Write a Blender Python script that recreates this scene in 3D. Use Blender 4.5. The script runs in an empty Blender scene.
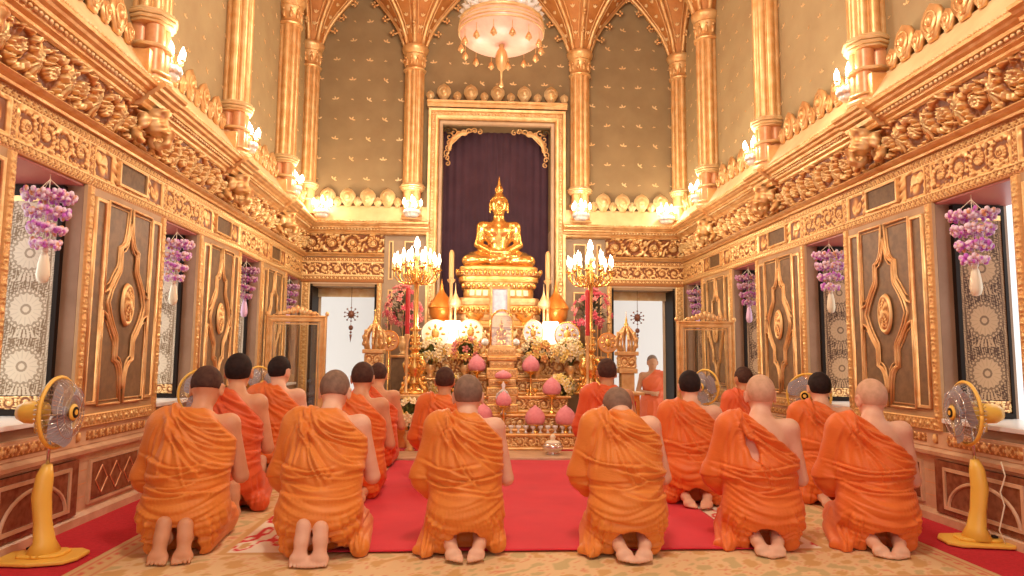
import bpy, bmesh, math, random
import numpy as np
from mathutils import Vector, Matrix
PI=math.pi
rng=np.random.RandomState(7); random.seed(7)
S=bpy.context.scene; COL=S.collection
# ------------------------------------------------------------ materials
def srgb(r,g,b):
    f=lambda c:(c/255/12.92 if c/255<=.04045 else ((c/255+.055)/1.055)**2.4)
    return (f(r),f(g),f(b),1)
class NT:
    def __init__(s,name):
        s.m=bpy.data.materials.new(name); s.m.use_nodes=True; s.t=s.m.node_tree; s.n=s.t.nodes; s.l=s.t.links
        s.b=s.n['Principled BSDF']
    def node(s,ty,**k):
        n=s.n.new(ty)
        for a,v in k.items():
            if a[0]=='i' and a[1:].isdigit(): n.inputs[int(a[1:])].default_value=v
            elif hasattr(n,a): setattr(n,a,v)
            else: n.inputs[a].default_value=v
        return n
    def link(s,a,b): s.l.new(a,b)
    def ramp(s,src,stops):
        r=s.n.new('ShaderNodeValToRGB'); e=r.color_ramp.elements
        while len(e)<len(stops): e.new(.5)
        for q,(p,c) in zip(e,stops): q.position=p; q.color=c
        s.link(src,r.inputs[0]); return r.outputs[0]
    def noise(s,scale,detail=4,rough=.55,stretch=None,co='Object',dist=0):
        tc=s.n.new('ShaderNodeTexCoord'); n=s.n.new('ShaderNodeTexNoise')
        n.inputs['Scale'].default_value=scale; n.inputs['Detail'].default_value=detail; n.inputs['Roughness'].default_value=rough
        n.inputs['Distortion'].default_value=dist
        o=tc.outputs[co]
        if stretch:
            mp=s.n.new('ShaderNodeMapping'); mp.inputs['Scale'].default_value=stretch; s.link(o,mp.inputs[0]); o=mp.outputs[0]
        s.link(o,n.inputs['Vector']); return n.outputs[0]
    def bump(s,src,strength=.3,dist=.01):
        b=s.n.new('ShaderNodeBump'); b.inputs['Strength'].default_value=strength; b.inputs['Distance'].default_value=dist
        s.link(src,b.inputs['Height']); s.link(b.outputs[0],s.b.inputs['Normal'])
def mat(name,col,rough=.6,metal=0,c2=None,nscale=12,bump=0,bscale=60,bdist=.004,emit=None,spec=None,stretch=None,sheen=0,coat=0,sss=0):
    t=NT(name); b=t.b
    b.inputs['Base Color'].default_value=col; b.inputs['Roughness'].default_value=rough; b.inputs['Metallic'].default_value=metal
    if c2: t.link(t.ramp(t.noise(nscale,stretch=stretch),[(.35,col),(.65,c2)]),b.inputs['Base Color'])
    if bump: t.bump(t.noise(bscale,stretch=stretch),bump,bdist)
    if emit: b.inputs['Emission Color'].default_value=emit[0]; b.inputs['Emission Strength'].default_value=emit[1]
    if spec is not None: b.inputs['Specular IOR Level'].default_value=spec
    if sheen: b.inputs['Sheen Weight'].default_value=sheen
    if coat: b.inputs['Coat Weight'].default_value=coat
    if sss: b.inputs['Subsurface Weight'].default_value=sss; b.inputs['Subsurface Radius'].default_value=(.02,.008,.004)
    return t.m
M={}
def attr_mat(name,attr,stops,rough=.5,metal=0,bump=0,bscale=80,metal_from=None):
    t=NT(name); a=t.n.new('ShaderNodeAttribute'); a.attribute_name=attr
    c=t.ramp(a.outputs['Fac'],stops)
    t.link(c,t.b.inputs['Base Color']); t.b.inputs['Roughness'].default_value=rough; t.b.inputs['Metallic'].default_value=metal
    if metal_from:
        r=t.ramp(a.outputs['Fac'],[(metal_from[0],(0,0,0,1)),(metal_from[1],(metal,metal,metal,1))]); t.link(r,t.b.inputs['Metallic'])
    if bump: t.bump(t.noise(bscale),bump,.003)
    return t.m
def col_mat(name,attr='col',rough=.7,metal=0,bump=0,bscale=200,vary=0,sheen=0,spec=None):
    t=NT(name); a=t.n.new('ShaderNodeAttribute'); a.attribute_name=attr
    t.link(a.outputs['Color'],t.b.inputs['Base Color']); t.b.inputs['Roughness'].default_value=rough; t.b.inputs['Metallic'].default_value=metal
    if sheen: t.b.inputs['Sheen Weight'].default_value=sheen
    if spec is not None: t.b.inputs['Specular IOR Level'].default_value=spec
    if bump: t.bump(t.noise(bscale),bump,.003)
    return t.m
def plight(x,y,z,e,r,c=(1,.84,.62)):
    l=bpy.data.lights.new('lamp_or_fill','POINT'); l.energy=e; l.shadow_soft_size=r; l.color=c; o=bpy.data.objects.new('lamp_or_fill',l); COL.objects.link(o); o.location=(x,y,z); return o
# ------------------------------------------------------------ mesh building
def rotz(a): return np.array([[math.cos(a),-math.sin(a),0],[math.sin(a),math.cos(a),0],[0,0,1.]])
def rotx(a): return np.array([[1.,0,0],[0,math.cos(a),-math.sin(a)],[0,math.sin(a),math.cos(a)]])
def roty(a): return np.array([[math.cos(a),0,math.sin(a)],[0,1.,0],[-math.sin(a),0,math.cos(a)]])
class MB:
    def __init__(s): s.v=[]; s.f=[]; s.n=0; s.at={}
    def add(s,v,f):
        v=np.asarray(v,float).reshape(-1,3); s.v.append(v)
        n=s.n; s.f.extend([tuple(i+n for i in q) for q in f]); s.n+=len(v); return s
    def box(s,c,d,R=None,taper=1):
        x,y,z=[q/2 for q in d]
        v=np.array([(a*x*(taper if k>0 else 1),b*y*(taper if k>0 else 1),k*z) for k in(-1,1) for a,b in((-1,-1),(1,-1),(1,1),(-1,1))])
        if R is not None: v=v@R.T
        return s.add(v+np.array(c),[(3,2,1,0),(4,5,6,7),(0,1,5,4),(1,2,6,5),(2,3,7,6),(3,0,4,7)])
    def cbox(s,x0,x1,y0,y1,z0,z1): return s.box(((x0+x1)/2,(y0+y1)/2,(z0+z1)/2),(abs(x1-x0),abs(y1-y0),abs(z1-z0)))
    def lathe(s,prof,c=(0,0,0),seg=16,R=None,sq=1,a0=0,a1=2*PI,lobes=0,la=0,sx=1,sy=1):
        full=abs(a1-a0-2*PI)<1e-6; m=seg if full else seg+1
        an=a0+(a1-a0)*np.arange(m)/seg; V=[]
        k=1+la*np.abs(np.cos(lobes*an/2)) if lobes else np.ones(m)
        for r,z in prof: V+= [(max(r,1e-4)*kk*math.cos(t)*sx,max(r,1e-4)*kk*math.sin(t)*sy,z) for t,kk in zip(an,k)]
        V=np.array(V)
        if R is not None: V=V@R.T
        F=[]
        for i in range(len(prof)-1):
            for j in range(seg):
                j2=(j+1)%m; F.append((i*m+j,i*m+j2,(i+1)*m+j2,(i+1)*m+j))
        if full: F.append(tuple(range(m))[::-1]); F.append(tuple((len(prof)-1)*m+j for j in range(m)))
        return s.add(V+np.array(c),F)
    def ell(s,c,r,seg=10,rings=6,R=None):
        r=(r,r,r) if np.isscalar(r) else r
        V=[(math.sin(PI*i/rings)*math.cos(2*PI*j/seg)*r[0],math.sin(PI*i/rings)*math.sin(2*PI*j/seg)*r[1],-math.cos(PI*i/rings)*r[2]) for i in range(1,rings) for j in range(seg)]
        V=np.array(V+[(0,0,-r[2]),(0,0,r[2])])
        if R is not None: V=V@R.T
        F=[(i*seg+j,i*seg+(j+1)%seg,(i+1)*seg+(j+1)%seg,(i+1)*seg+j) for i in range(rings-2) for j in range(seg)]
        b=(rings-1)*seg
        F+=[(b,(j+1)%seg,j) for j in range(seg)]+[(b+1,(rings-2)*seg+j,(rings-2)*seg+(j+1)%seg) for j in range(seg)]
        return s.add(V+np.array(c),F)
    def tube(s,pts,r,seg=8,flat=1):
        P=np.array(pts,float); n=len(P); r=np.broadcast_to(np.array(r,float),(n,))
        T=np.gradient(P,axis=0); T/=np.linalg.norm(T,axis=1)[:,None]+1e-12
        up=np.array([0,0,1.]) if abs(T[0][2])<.9 else np.array([1.,0,0]); V=[]
        N=np.cross(T[0],up); N/=np.linalg.norm(N)
        for i in range(n):
            N=N-T[i]*(N@T[i]); N/=np.linalg.norm(N)+1e-12; B=np.cross(T[i],N)
            V+=[P[i]+r[i]*(math.cos(2*PI*j/seg)*N+flat*math.sin(2*PI*j/seg)*B) for j in range(seg)]
        F=[(i*seg+j,i*seg+(j+1)%seg,(i+1)*seg+(j+1)%seg,(i+1)*seg+j) for i in range(n-1) for j in range(seg)]
        F+=[tuple(range(seg))[::-1],tuple((n-1)*seg+j for j in range(seg))]
        return s.add(V,F)
    def prism(s,poly,d,xf):  # poly in (u,v), extruded w from 0 to d
        n=len(poly); V=[xf(u,v,0) for u,v in poly]+[xf(u,v,d) for u,v in poly]
        return s.add(V,[tuple(range(n))[::-1],tuple(range(n,2*n))]+[(i,(i+1)%n,n+(i+1)%n,n+i) for i in range(n)])
    def sweep(s,prof,path,closed=False): # prof (w,h) ; path list of (point, wvec, hvec)
        n=len(prof); V=[]
        for p,w,h in path:
            p,w,h=map(np.array,(p,w,h)); V+=[p+a*w+b*h for a,b in prof]
        m=len(path); F=[]
        for i in range(m if closed else m-1):
            i2=(i+1)%m
            for j in range(n): F.append((i*n+j,i*n+(j+1)%n,i2*n+(j+1)%n,i2*n+j))
        if not closed: F+=[tuple(range(n))[::-1],tuple((m-1)*n+j for j in range(n))]
        return s.add(V,F)
    def rframe(s,u0,u1,v0,v1,prof,xf):  # mitred rectangular frame; prof: (outward offset, w)
        n=len(prof); V=[]
        for (u,v,su,sv) in((u0,v0,-1,-1),(u1,v0,1,-1),(u1,v1,1,1),(u0,v1,-1,1)): V+=[xf(u+su*a,v+sv*a,b) for a,b in prof]
        F=[(i*n+j,i*n+(j+1)%n,((i+1)%4)*n+(j+1)%n,((i+1)%4)*n+j) for i in range(4) for j in range(n)]
        return s.add(V,F)
    def grid(s,U,Vv,fn): # fn(Ugrid,Vgrid)->xyz arrays
        uu,vv=np.meshgrid(U,Vv,indexing='ij'); P=fn(uu,vv); nu,nv=uu.shape
        i,j=np.meshgrid(np.arange(nu-1),np.arange(nv-1),indexing='ij'); a=(i*nv+j).ravel()
        s.add(np.stack([q.ravel() for q in P],1),np.stack([a,a+nv,a+nv+1,a+1],1).tolist()); return s
    def xf(s,R=None,t=(0,0,0)):
        s.v=[(q@R.T if R is not None else q)+np.array(t) for q in s.v]; return s
    def arr(s): return np.concatenate(s.v) if s.v else np.zeros((0,3))
def build(mb,name,m,parent=None,smooth=False,loc=None,bevel=0,auto=None,recalc=True,at=None,rz=0):
    V=mb.arr(); me=bpy.data.meshes.new(name)
    me.from_pydata(V.tolist(),[],mb.f)
    if recalc:
        bm=bmesh.new(); bm.from_mesh(me); bmesh.ops.recalc_face_normals(bm,faces=bm.faces[:]); bm.to_mesh(me); bm.free()
    if at:
        for k,val in at.items():
            val=np.asarray(val)
            if val.ndim==1: a=me.attributes.new(k,'FLOAT','POINT'); a.data.foreach_set('value',val.astype(np.float32))
            else:
                a=me.attributes.new(k,'FLOAT_COLOR','POINT'); c=np.ones((len(V),4),np.float32); c[:,:3]=val; a.data.foreach_set('color',c.ravel())
    me.materials.append(m)
    if smooth:
        me.polygons.foreach_set('use_smooth',[True]*len(me.polygons))
        if auto: me.set_sharp_from_angle(angle=math.radians(auto))
    me.update()
    o=bpy.data.objects.new(name,me); COL.objects.link(o)
    if parent: o.parent=parent
    if loc is not None: o.location=loc
    if rz: o.rotation_euler[2]=rz
    if bevel:
        b=o.modifiers.new('bevel','BEVEL'); b.width=bevel; b.segments=2; b.limit_method='ANGLE'; b.angle_limit=.6
    return o
def tag(o,label,cat,group=None):
    o['label']=label; o['category']=cat
    if group: o['group']=group
    return o
def thing(name,label,cat,loc=(0,0,0),rz=0,group=None):
    o=bpy.data.objects.new(name,None); COL.objects.link(o); o.location=loc; o.rotation_euler=(0,0,rz); o.empty_display_size=.1
    return tag(o,label,cat,group)
def struct(o): o['kind']='structure'; return o
def dup(root,loc=None,rz=None,label=None,parent=None,scale=None,group=None):
    c=root.copy(); COL.objects.link(c)
    if parent: c.parent=parent
    if loc is not None: c.location=loc
    if rz is not None: c.rotation_euler=(0,0,rz)
    if scale is not None: c.scale=scale
    if label: c['label']=label
    if group: c['group']=group
    for ch in list(root.children): dup(ch,parent=c)
    return c
# ------------------------------------------------------------ signed-distance sculpting
def snet(F,org,h):
    nx,ny,nz=F.shape; s=F<0
    cs=[(a,b,c) for a in(0,1) for b in(0,1) for c in(0,1)]
    cnt=np.zeros((nx-1,ny-1,nz-1),np.int8)
    for a,b,c in cs: cnt+=s[a:nx-1+a,b:ny-1+b,c:nz-1+c]
    act=(cnt>0)&(cnt<8); I,J,K=np.nonzero(act); n=len(I)
    P=np.zeros((n,3)); W=np.zeros(n)
    for a in cs:
        for ax in range(3):
            if a[ax]: continue
            b=list(a); b[ax]=1
            f0=F[I+a[0],J+a[1],K+a[2]]; f1=F[I+b[0],J+b[1],K+b[2]]
            m=(f0<0)!=(f1<0); t=np.where(m,f0/(f0-f1+1e-12),0)
            p=np.tile(np.array(a,float),(n,1)); p[:,ax]+=t
            P+=p*m[:,None]; W+=m
    P/=W[:,None]
    idx=-np.ones(act.shape,np.int64); idx[act]=np.arange(n)
    V=(np.stack([I,J,K],1)+P)*h+np.array(org); Q=[]
    for ax in range(3):
        o1,o2=[(1,2),(2,0),(0,1)][ax]
        sl0=[slice(1,-1)]*3; sl1=[slice(1,-1)]*3; sl0[ax]=slice(0,-1); sl1[ax]=slice(1,None)
        A=s[tuple(sl0)]; B=s[tuple(sl1)]; e=np.nonzero(A!=B)
        e=[q+1 for q in e]; e[ax]=e[ax]-1; flip=~A[A!=B]
        def g(d1,d2):
            q=[x.copy() for x in e]; q[o1]-=d1; q[o2]-=d2; return idx[q[0],q[1],q[2]]
        q=np.stack([g(1,1),g(0,1),g(0,0),g(1,0)],1)
        q[flip]=q[flip][:,::-1]; Q.append(q)
    Q=np.concatenate(Q); Q=Q[(Q>=0).all(1)]
    return V,Q
def mk(V,Q,name,m,parent=None,at=None):
    me=bpy.data.meshes.new(name); n=len(V); q=len(Q)
    me.vertices.add(n); me.vertices.foreach_set('co',V.astype(np.float32).ravel())
    me.loops.add(q*4); me.loops.foreach_set('vertex_index',Q.astype(np.int32).ravel())
    me.polygons.add(q); me.polygons.foreach_set('loop_start',np.arange(0,q*4,4,dtype=np.int32))
    me.update(calc_edges=True)
    if at:
        for k,val in at.items():
            val=np.asarray(val)
            if val.ndim==1: a=me.attributes.new(k,'FLOAT','POINT'); a.data.foreach_set('value',val.astype(np.float32))
            else:
                a=me.attributes.new(k,'FLOAT_COLOR','POINT'); c=np.ones((n,4),np.float32); c[:,:3]=val; a.data.foreach_set('color',c.ravel())
    me.polygons.foreach_set('use_smooth',[True]*q); me.materials.append(m); me.update()
    o=bpy.data.objects.new(name,me); COL.objects.link(o)
    if parent: o.parent=parent
    return o
def normals(V,Q):
    a=V[Q[:,2]]-V[Q[:,0]]; b=V[Q[:,3]]-V[Q[:,1]]; fn=np.cross(a,b); N=np.zeros_like(V)
    for k in range(4): np.add.at(N,Q[:,k],fn)
    return N/(np.linalg.norm(N,axis=1)[:,None]+1e-12)
def relax(V,Q,it=1,w=.5):
    for _ in range(it):
        A=np.zeros_like(V); c=np.zeros(len(V))
        for k in range(4):
            for d in(1,3):
                np.add.at(A,Q[:,k],V[Q[:,(k+d)%4]]); np.add.at(c,Q[:,k],1)
        V=V*(1-w)+w*A/np.maximum(c,1)[:,None]
    return V
class Field:
    def __init__(s,lo,hi,h):
        s.o=np.array(lo,float); s.h=h; n=[int(math.ceil((b-a)/h))+1 for a,b in zip(lo,hi)]
        s.g=np.meshgrid(*[lo[i]+h*np.arange(n[i],dtype=np.float32) for i in range(3)],indexing='ij'); s.F=np.full(n,9.,np.float32)
    def smin(s,d,k=.03,m=None):
        F=s.F
        if k>0:
            q=np.clip(.5+.5*(F-d)/k,0,1); s.F=F*(1-q)+d*q-k*q*(1-q)
        else: s.F=np.minimum(F,d)
    def cap(s,a,b,ra,rb=None,k=.03,sx=1,ret=False):
        rb=ra if rb is None else rb; a=np.array(a,float); b=np.array(b,float); ab=b-a; L=ab@ab+1e-12
        x,y,z=[s.g[i]-a[i] for i in range(3)]
        t=np.clip((x*ab[0]+y*ab[1]+z*ab[2])/L,0,1)
        d=np.sqrt(((x-t*ab[0])/sx)**2+(y-t*ab[1])**2+(z-t*ab[2])**2)-(ra+(rb-ra)*t)
        if ret: return d
        s.smin(d,k)
    def ell(s,c,r,k=.03,R=None,ret=False):
        p=[s.g[i]-c[i] for i in range(3)]
        if R is not None: p=[R[0][i]*p[0]+R[1][i]*p[1]+R[2][i]*p[2] for i in range(3)]
        q=np.sqrt(sum((p[i]/r[i])**2 for i in range(3))); q2=np.sqrt(sum((p[i]/r[i]**2)**2 for i in range(3)))+1e-9
        d=q*(q-1)/q2
        if ret: return d
        s.smin(d,k)
    def cut(s,d): s.F=np.maximum(s.F,d)
    def smax(s,d,k=.02):
        q=np.clip(.5-.5*(s.F-d)/k,0,1); s.F=s.F*(1-q)+d*q+k*q*(1-q)
    def mesh(s): return snet(s.F,s.o,s.h)
# ------------------------------------------------------------ camera geometry of the hall
CYAW,CPIT,CROL,CF=.0572,.0979,.0083,690.7; CLOC=np.array([-.341,0,1.1])
_F=np.array([math.sin(CYAW)*math.cos(CPIT),math.cos(CYAW)*math.cos(CPIT),math.sin(CPIT)])
_R=np.array([math.cos(CYAW),-math.sin(CYAW),0]); _U=np.cross(_R,_F)
_R2=math.cos(CROL)*_R+math.sin(CROL)*_U; _U2=-math.sin(CROL)*_R+math.cos(CROL)*_U
def at(u,v,ax,val):   # the point of plane axis=val seen at u,v in the photograph
    d=(u-512)/CF*_R2-(v-288)/CF*_U2+_F; return CLOC+(val-CLOC[ax])/d[ax]*d
HW=2.877; YB=10.31
def sn(P,f,seed,n=6):   # smooth pseudo noise: sum of random plane waves
    r=np.random.RandomState(seed); o=0
    for _ in range(n):
        d=r.normal(size=3); d/=np.linalg.norm(d); o=o+np.sin(P@d*f*(.6+.9*r.rand())+r.rand()*6.28)
    return o/math.sqrt(n)
def gold(name,c,c2,rough,metal=.75,bump=.4,bscale=70):
    return mat(name,c,rough,metal,c2=c2,nscale=9,bump=bump,bscale=bscale,bdist=.004)
G1=srgb(240,178,96); G2=srgb(205,126,52)
M['gold']=gold('gilt',srgb(245,204,144),srgb(228,172,108),.38,.5)
M['gold_fine']=gold('polished gilt',srgb(250,202,118),srgb(240,180,92),.24,.8,.15)
M['gold_pale']=gold('pale gilt',srgb(252,224,172),srgb(240,198,134),.45,.4)
M['relief']=attr_mat('gilt relief with recess shade and russet ground','h',[(0,srgb(134,76,38)),(.22,srgb(184,116,58)),(.42,srgb(238,188,120)),(1,srgb(255,224,164))],.42,.55,.3,120,(.1,.4))  # low h russet: mostly recess shade put into the colour, partly ground paint
M['relief_bright']=attr_mat('bright gilt relief','h',[(0,srgb(180,112,54)),(.3,srgb(236,182,110)),(1,srgb(255,226,166))],.38,.55,.3,120,(.1,.4))  # same recess shade painted by height, in a lighter brown
M['robe']=None
M['white']=mat('white lacquer',srgb(244,238,226),.4,0)
# ------------------------------------------------------------ people
def skin_mat(name,c,c2):
    t=NT(name); b=t.b; b.inputs['Roughness'].default_value=.5; b.inputs['Subsurface Weight'].default_value=.12
    b.inputs['Subsurface Radius'].default_value=(.02,.007,.004); b.inputs['Specular IOR Level'].default_value=.35
    t.link(t.ramp(t.noise(9,3),[(.35,c),(.7,c2)]),b.inputs['Base Color']); t.bump(t.noise(160,2),.12,.002); return t.m
M['skin_light']=skin_mat('light skin',srgb(236,190,158),srgb(226,172,140))
M['skin_mid']=skin_mat('warm skin',srgb(222,164,124),srgb(210,150,110))
M['skin_tan']=skin_mat('tanned skin',srgb(208,148,106),srgb(196,134,94))
def robe_mat(name,c,c2):
    t=NT(name); b=t.b; b.inputs['Roughness'].default_value=.5; b.inputs['Sheen Weight'].default_value=.08; b.inputs['Specular IOR Level'].default_value=.4
    t.link(t.ramp(t.noise(5,3),[(.3,c),(.7,c2)]),b.inputs['Base Color'])
    a=t.noise(26,3,.5,(1,1,2.6),dist=1.2); bb=t.n.new('ShaderNodeBump'); bb.inputs['Strength'].default_value=.2; bb.inputs['Distance'].default_value=.010
    t.link(a,bb.inputs['Height']); w=t.noise(420,1); b2=t.n.new('ShaderNodeBump'); b2.inputs['Strength'].default_value=.05; b2.inputs['Distance'].default_value=.001
    t.link(w,b2.inputs['Height']); t.link(bb.outputs[0],b2.inputs['Normal']); t.link(b2.outputs[0],b.inputs['Normal']); return t.m
M['robe_a']=robe_mat('saffron cloth',srgb(234,144,58),srgb(226,130,50))
M['robe_b']=robe_mat('deep orange cloth',srgb(236,124,50),srgb(226,110,44))
M['robe_c']=robe_mat('vermilion orange cloth',srgb(230,104,48),srgb(220,90,42))
def hair_mat(name,c,c2):
    return mat(name,c,.75,0,c2=c2,nscale=30,bump=.5,bscale=400,bdist=.002,spec=.2)
M['hair_black']=hair_mat('cropped black hair',srgb(38,28,26),srgb(52,38,34))
M['hair_brown']=hair_mat('cropped dark brown hair',srgb(70,46,38),srgb(88,60,48))
M['hair_grey']=hair_mat('grey stubble',srgb(124,100,84),srgb(146,118,98))
M['hair_pale']=hair_mat('shaved scalp stubble',srgb(206,164,132),srgb(220,178,146))
M['eye']=mat('dark eyes',srgb(40,26,22),.3)
M['lip']=mat('lips',srgb(186,104,86),.5)
def head_sdf(f,H,R,k=.02,grow=0,full=True):
    T=lambda x,y,z: H+R@np.array((x,y,z))
    f.ell(T(0,-.012,.028),(.089+grow,.107+grow,.110+grow),k,R)
    if not full: return
    f.ell(T(0,.025,-.045),(.067,.069,.08),.03,R)          # jaw and face
    f.ell(T(0,.052,-.085),(.026,.024,.022),.03,R)          # chin
    f.cap(T(0,.083,.012),T(0,.103,-.022),.008,.013,.012)   # nose
    for s in(-1,1):
        f.ell(T(s*.012,.094,-.026),(.009,.010,.008),.008,R)
        f.cap(T(s*.012,.083,.026),T(s*.046,.074,.027),.008,.006,.012)  # brow
        f.ell(T(s*.04,.06,-.02),(.022,.02,.02),.02,R)      # cheek
    f.ell(T(0,.082,-.056),(.024,.012,.008),.01,R)          # mouth
    for s in(-1,1):                                         # ears: rim with a hollow
        E=R@rotz(s*-.35)@roty(s*.12)
        f.ell(T(s*.093,.0,-.006),(.010,.024,.039),.008,E)
        d=f.ell(T(s*.103,.002,-.002),(.008,.012,.02),ret=True,R=E); f.smax(-d,.006)
        f.ell(T(s*.091,.006,-.036),(.007,.011,.013),.008,R)
def folds(V,r,L,low):
    # each fold is a soft-backed, sharp-fronted ridge along its own curve across the cloth
    P=V[:,[0,2]]; H=np.zeros(len(V)); C=[]
    for k in range(13):      # fan from the left shoulder to the right side
        a=k/12+r.uniform(-.03,.03); x1=.26; z1=.74-.36*a
        if a>.85: x1=.12-.5*(a-.85); 
        C.append(((-.15+r.uniform(-.05,.05),.85-.06*a),(-.02+.04*r.rand(),.74-.30*a-.03*r.rand()),(x1,z1),r.uniform(.008,.013),r.uniform(.009,.019)))
    for k in range(3):       # hanging from the left shoulder to the waist
        x=-.21+.045*k; C.append(((x+.03,.74),(x-.01,.62),(x-.02+r.uniform(-.02,.02),.42+r.uniform(0,.08)),r.uniform(.009,.013),r.uniform(.006,.010)))
    for k in range(6):       # tucks round the waist, each only part of the way
        z=.49-.03*k+r.uniform(-.012,.012); x0=r.uniform(-.28,-.05) if k%3 else -.28; x1=r.uniform(.08,.28) if (k+1)%3 else .28; t=r.uniform(-.02,.05)
        C.append(((x0,z+t),((x0+x1)/2,z-.015-.03*r.rand()),(x1,z-t*.3+r.uniform(-.01,.03)),r.uniform(.008,.012),r.uniform(.009,.017)))
    d=1 if r.rand()>.4 else -1
    for k in range(9):      # long sweeping folds over the hips towards the hem
        a=k/8; x0=-.25*d+r.uniform(-.03,.03); z0=.44-.36*a
        C.append(((x0,z0),(.04*d,.20-.20*a+r.uniform(-.03,.02)),((.27)*d,.36-.22*a+r.uniform(-.05,.03)),r.uniform(.012,.024),r.uniform(.006,.014)*(.6+.5*a)))
    for k in range(8):       # short hem folds at both sides
        q=1 if k%2 else -1; x=q*(.13+.017*k+r.uniform(-.01,.01)); C.append(((x-.01*q,.24),(x+.015*q,.12),(x+.02*q,.01),r.uniform(.008,.012),r.uniform(.008,.014)))
    t=np.linspace(0,1,26)[:,None]
    for p0,p1,p2,sg,am in C:
        p0,p1,p2=map(np.array,(p0,p1,p2)); Q=(1-t)**2*p0+2*t*(1-t)*p1+t*t*p2+.004*np.sin(t*9+am*900)
        D=((P[:,None,:]-Q[None])**2).sum(2); m=D.argmin(1); tt=m/25.; q=Q[m]; T=np.gradient(Q,axis=0)[m]; T/=np.linalg.norm(T,axis=1)[:,None]
        sd=(P[:,0]-q[:,0])*T[:,1]-(P[:,1]-q[:,1])*T[:,0]; along=np.abs((P[:,0]-q[:,0])*T[:,0]+(P[:,1]-q[:,1])*T[:,1])
        env=np.clip(tt*6,.25,1)*np.clip((1-tt)*5,0,1)*np.exp(-(along/.02)**2); sgv=sg*(1+.35*np.sin(tt*7+am*500))
        H+=am*env*(np.where(sd>0,np.exp(-(sd/(1.5*sgv))**2),np.exp(-(sd/(.6*sgv))**2))-.55*np.exp(-((sd+1.3*sgv)/(.6*sgv))**2))
    return np.clip(H,-.014,.03)
def monk(name,label,pos,rz,hd=(0,0),head_yaw=0,nod=.2,scale=1.,wide=1.,lean=.05,feet='flat',bare=0.,robe='robe_a',skin='skin_light',
         hair='hair_black',hairline=0.,seed=1,flare=(0,0),h=.009,arm=0.,tail=0,slit=False,footspan=.06,low=0.,toe_yaw=0.,group=None):
    root=thing(name,label,'person',pos,rz,group)
    root.scale=(scale,)*3
    r=np.random.RandomState(seed)
    L=lean
    pel=np.array((0,.27,.27-low)); ab=np.array((0,.29+L*.3,.44-low*.6)); ch=np.array((hd[0]*.3,.31+L*.8,.61)); nk=np.array((hd[0]*.6,.325+L*1.25,.782))
    H=nk+np.array((hd[0]*.4,.035+L*.35,.142+hd[1])); 
    R=rotz(head_yaw)@rotx(-nod)
    sh=lambda s: np.array((ch[0]+s*.178*wide,.315+L*1.05,.712))
    # ---- skin: one continuous body
    f=Field((-.40,-.07,-.01),(.40,.92,1.10),h)
    f.ell(pel,(.17*wide,.14,.14),.05); f.ell(ab,(.145*wide,.11,.15),.06); f.ell(ch,(.168*wide,.112,.16),.06)
    f.cap(sh(-1),sh(1),.056,None,.05); f.cap(ch+(0,-.01,.08),nk+(0,-.01,0),.082,.060,.05)
    f.cap(nk+(0,-.005,-.03),H+R@np.array((0,-.02,-.04)),.060,.056,.03)
    head_sdf(f,H,R)
    el={}; 
    for s in(-1,1):
        e=np.array((s*(.258+arm*.02)*wide,.35+L,.395-arm*.03)); wv=np.array((s*.035,.60+L,.60)); el[s]=e
        f.cap(sh(s),e,.058,.046,.04); f.cap(e,wv,.041,.027,.02)
        f.cap(wv,wv+(-s*.02,.02,.07),.024,.03,.015)                          # palms together
        for q in range(4): f.cap(wv+(-s*.024,.005+q*.013,.08),wv+(-s*.028,.02+q*.012,.155-.012*abs(q-1.5)),.0085,.007,.006)
        f.cap(wv+(-s*.022,-.005,.06),wv+(-s*.024,-.02,.115),.010,.008,.008)
        kn=np.array((s*.115,.74,.075)); hp=np.array((s*.09,.30,.21-low))
        f.cap(hp,kn,.095,.062,.05)
        if feet=='tuck':
            ax=s*footspan*.9; an=np.array((ax,.10,.115)); f.cap(kn,an,.058,.036,.03)
            rx=footspan+(.004 if s>0 else -.003); zz=.012*(1 if s>0 else 0)
            f.cap((s*rx*.92,.055,.205-zz),(s*rx,.032,.13),.040,.036,.02); f.cap(an,(s*rx*.92,.06,.175),.038,.035,.02)
            f.cap((s*rx,.038,.13),(s*rx*1.05,.012,.052),.038,.036,.02); f.cap((s*rx*1.05-.024,.008,.04),(s*rx*1.05+.024,.010,.036),.031,.029,.02)
            for q in range(5): 
                xx=s*rx*1.05+(-s)*(.042-.0205*q); f.cap((xx,-.006,.03),(xx,-.026-.004*(q<2),.013),.0145-.001*q,.0115-.001*q,.005)
        else:
            an=np.array((s*.085,.22,.085)); f.cap(kn,an,.058,.038,.03)
            c,sn_=math.cos(toe_yaw),math.sin(toe_yaw); 
            rt=lambda x,y,z:(x*c-(y)*sn_*-1 if False else x+toe_yaw*(.2-y)*.6,y,z)
            hx=footspan+.034
            f.cap(rt(s*hx,.20,.092),rt(s*(hx-.01),.13,.066),.040,.036,.02)
            f.cap(rt(s*(hx-.01),.13,.064),rt(s*(hx-.028),.055,.038),.035,.036,.02)
            f.cap(rt(s*(hx-.028)-.022,.04,.034),rt(s*(hx-.028)+.024,.045,.032),.028,.025,.02)
            for q in range(5):
                xx=s*(hx-.030)+(-s)*(.04-.0195*q); y0=.02+.004*abs(q-1)
                f.cap(rt(xx,y0,.024),rt(xx-s*.002,-.004+.009*max(0,q-1)-.004*(q==0),.013),.0145-.0013*q,.0135-.0012*q,.004)
    V,Q=f.mesh(); V=relax(V,Q,1,.35)
    body=mk(V,Q,'body',M[skin],root)
    # ---- hair: a close cap over the cranium
    fh=Field(H-.15,H+.16,.006 if h<.012 else .009); head_sdf(fh,H,R,grow=.0045 if hair!='hair_pale' else .0015,full=False)
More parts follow.
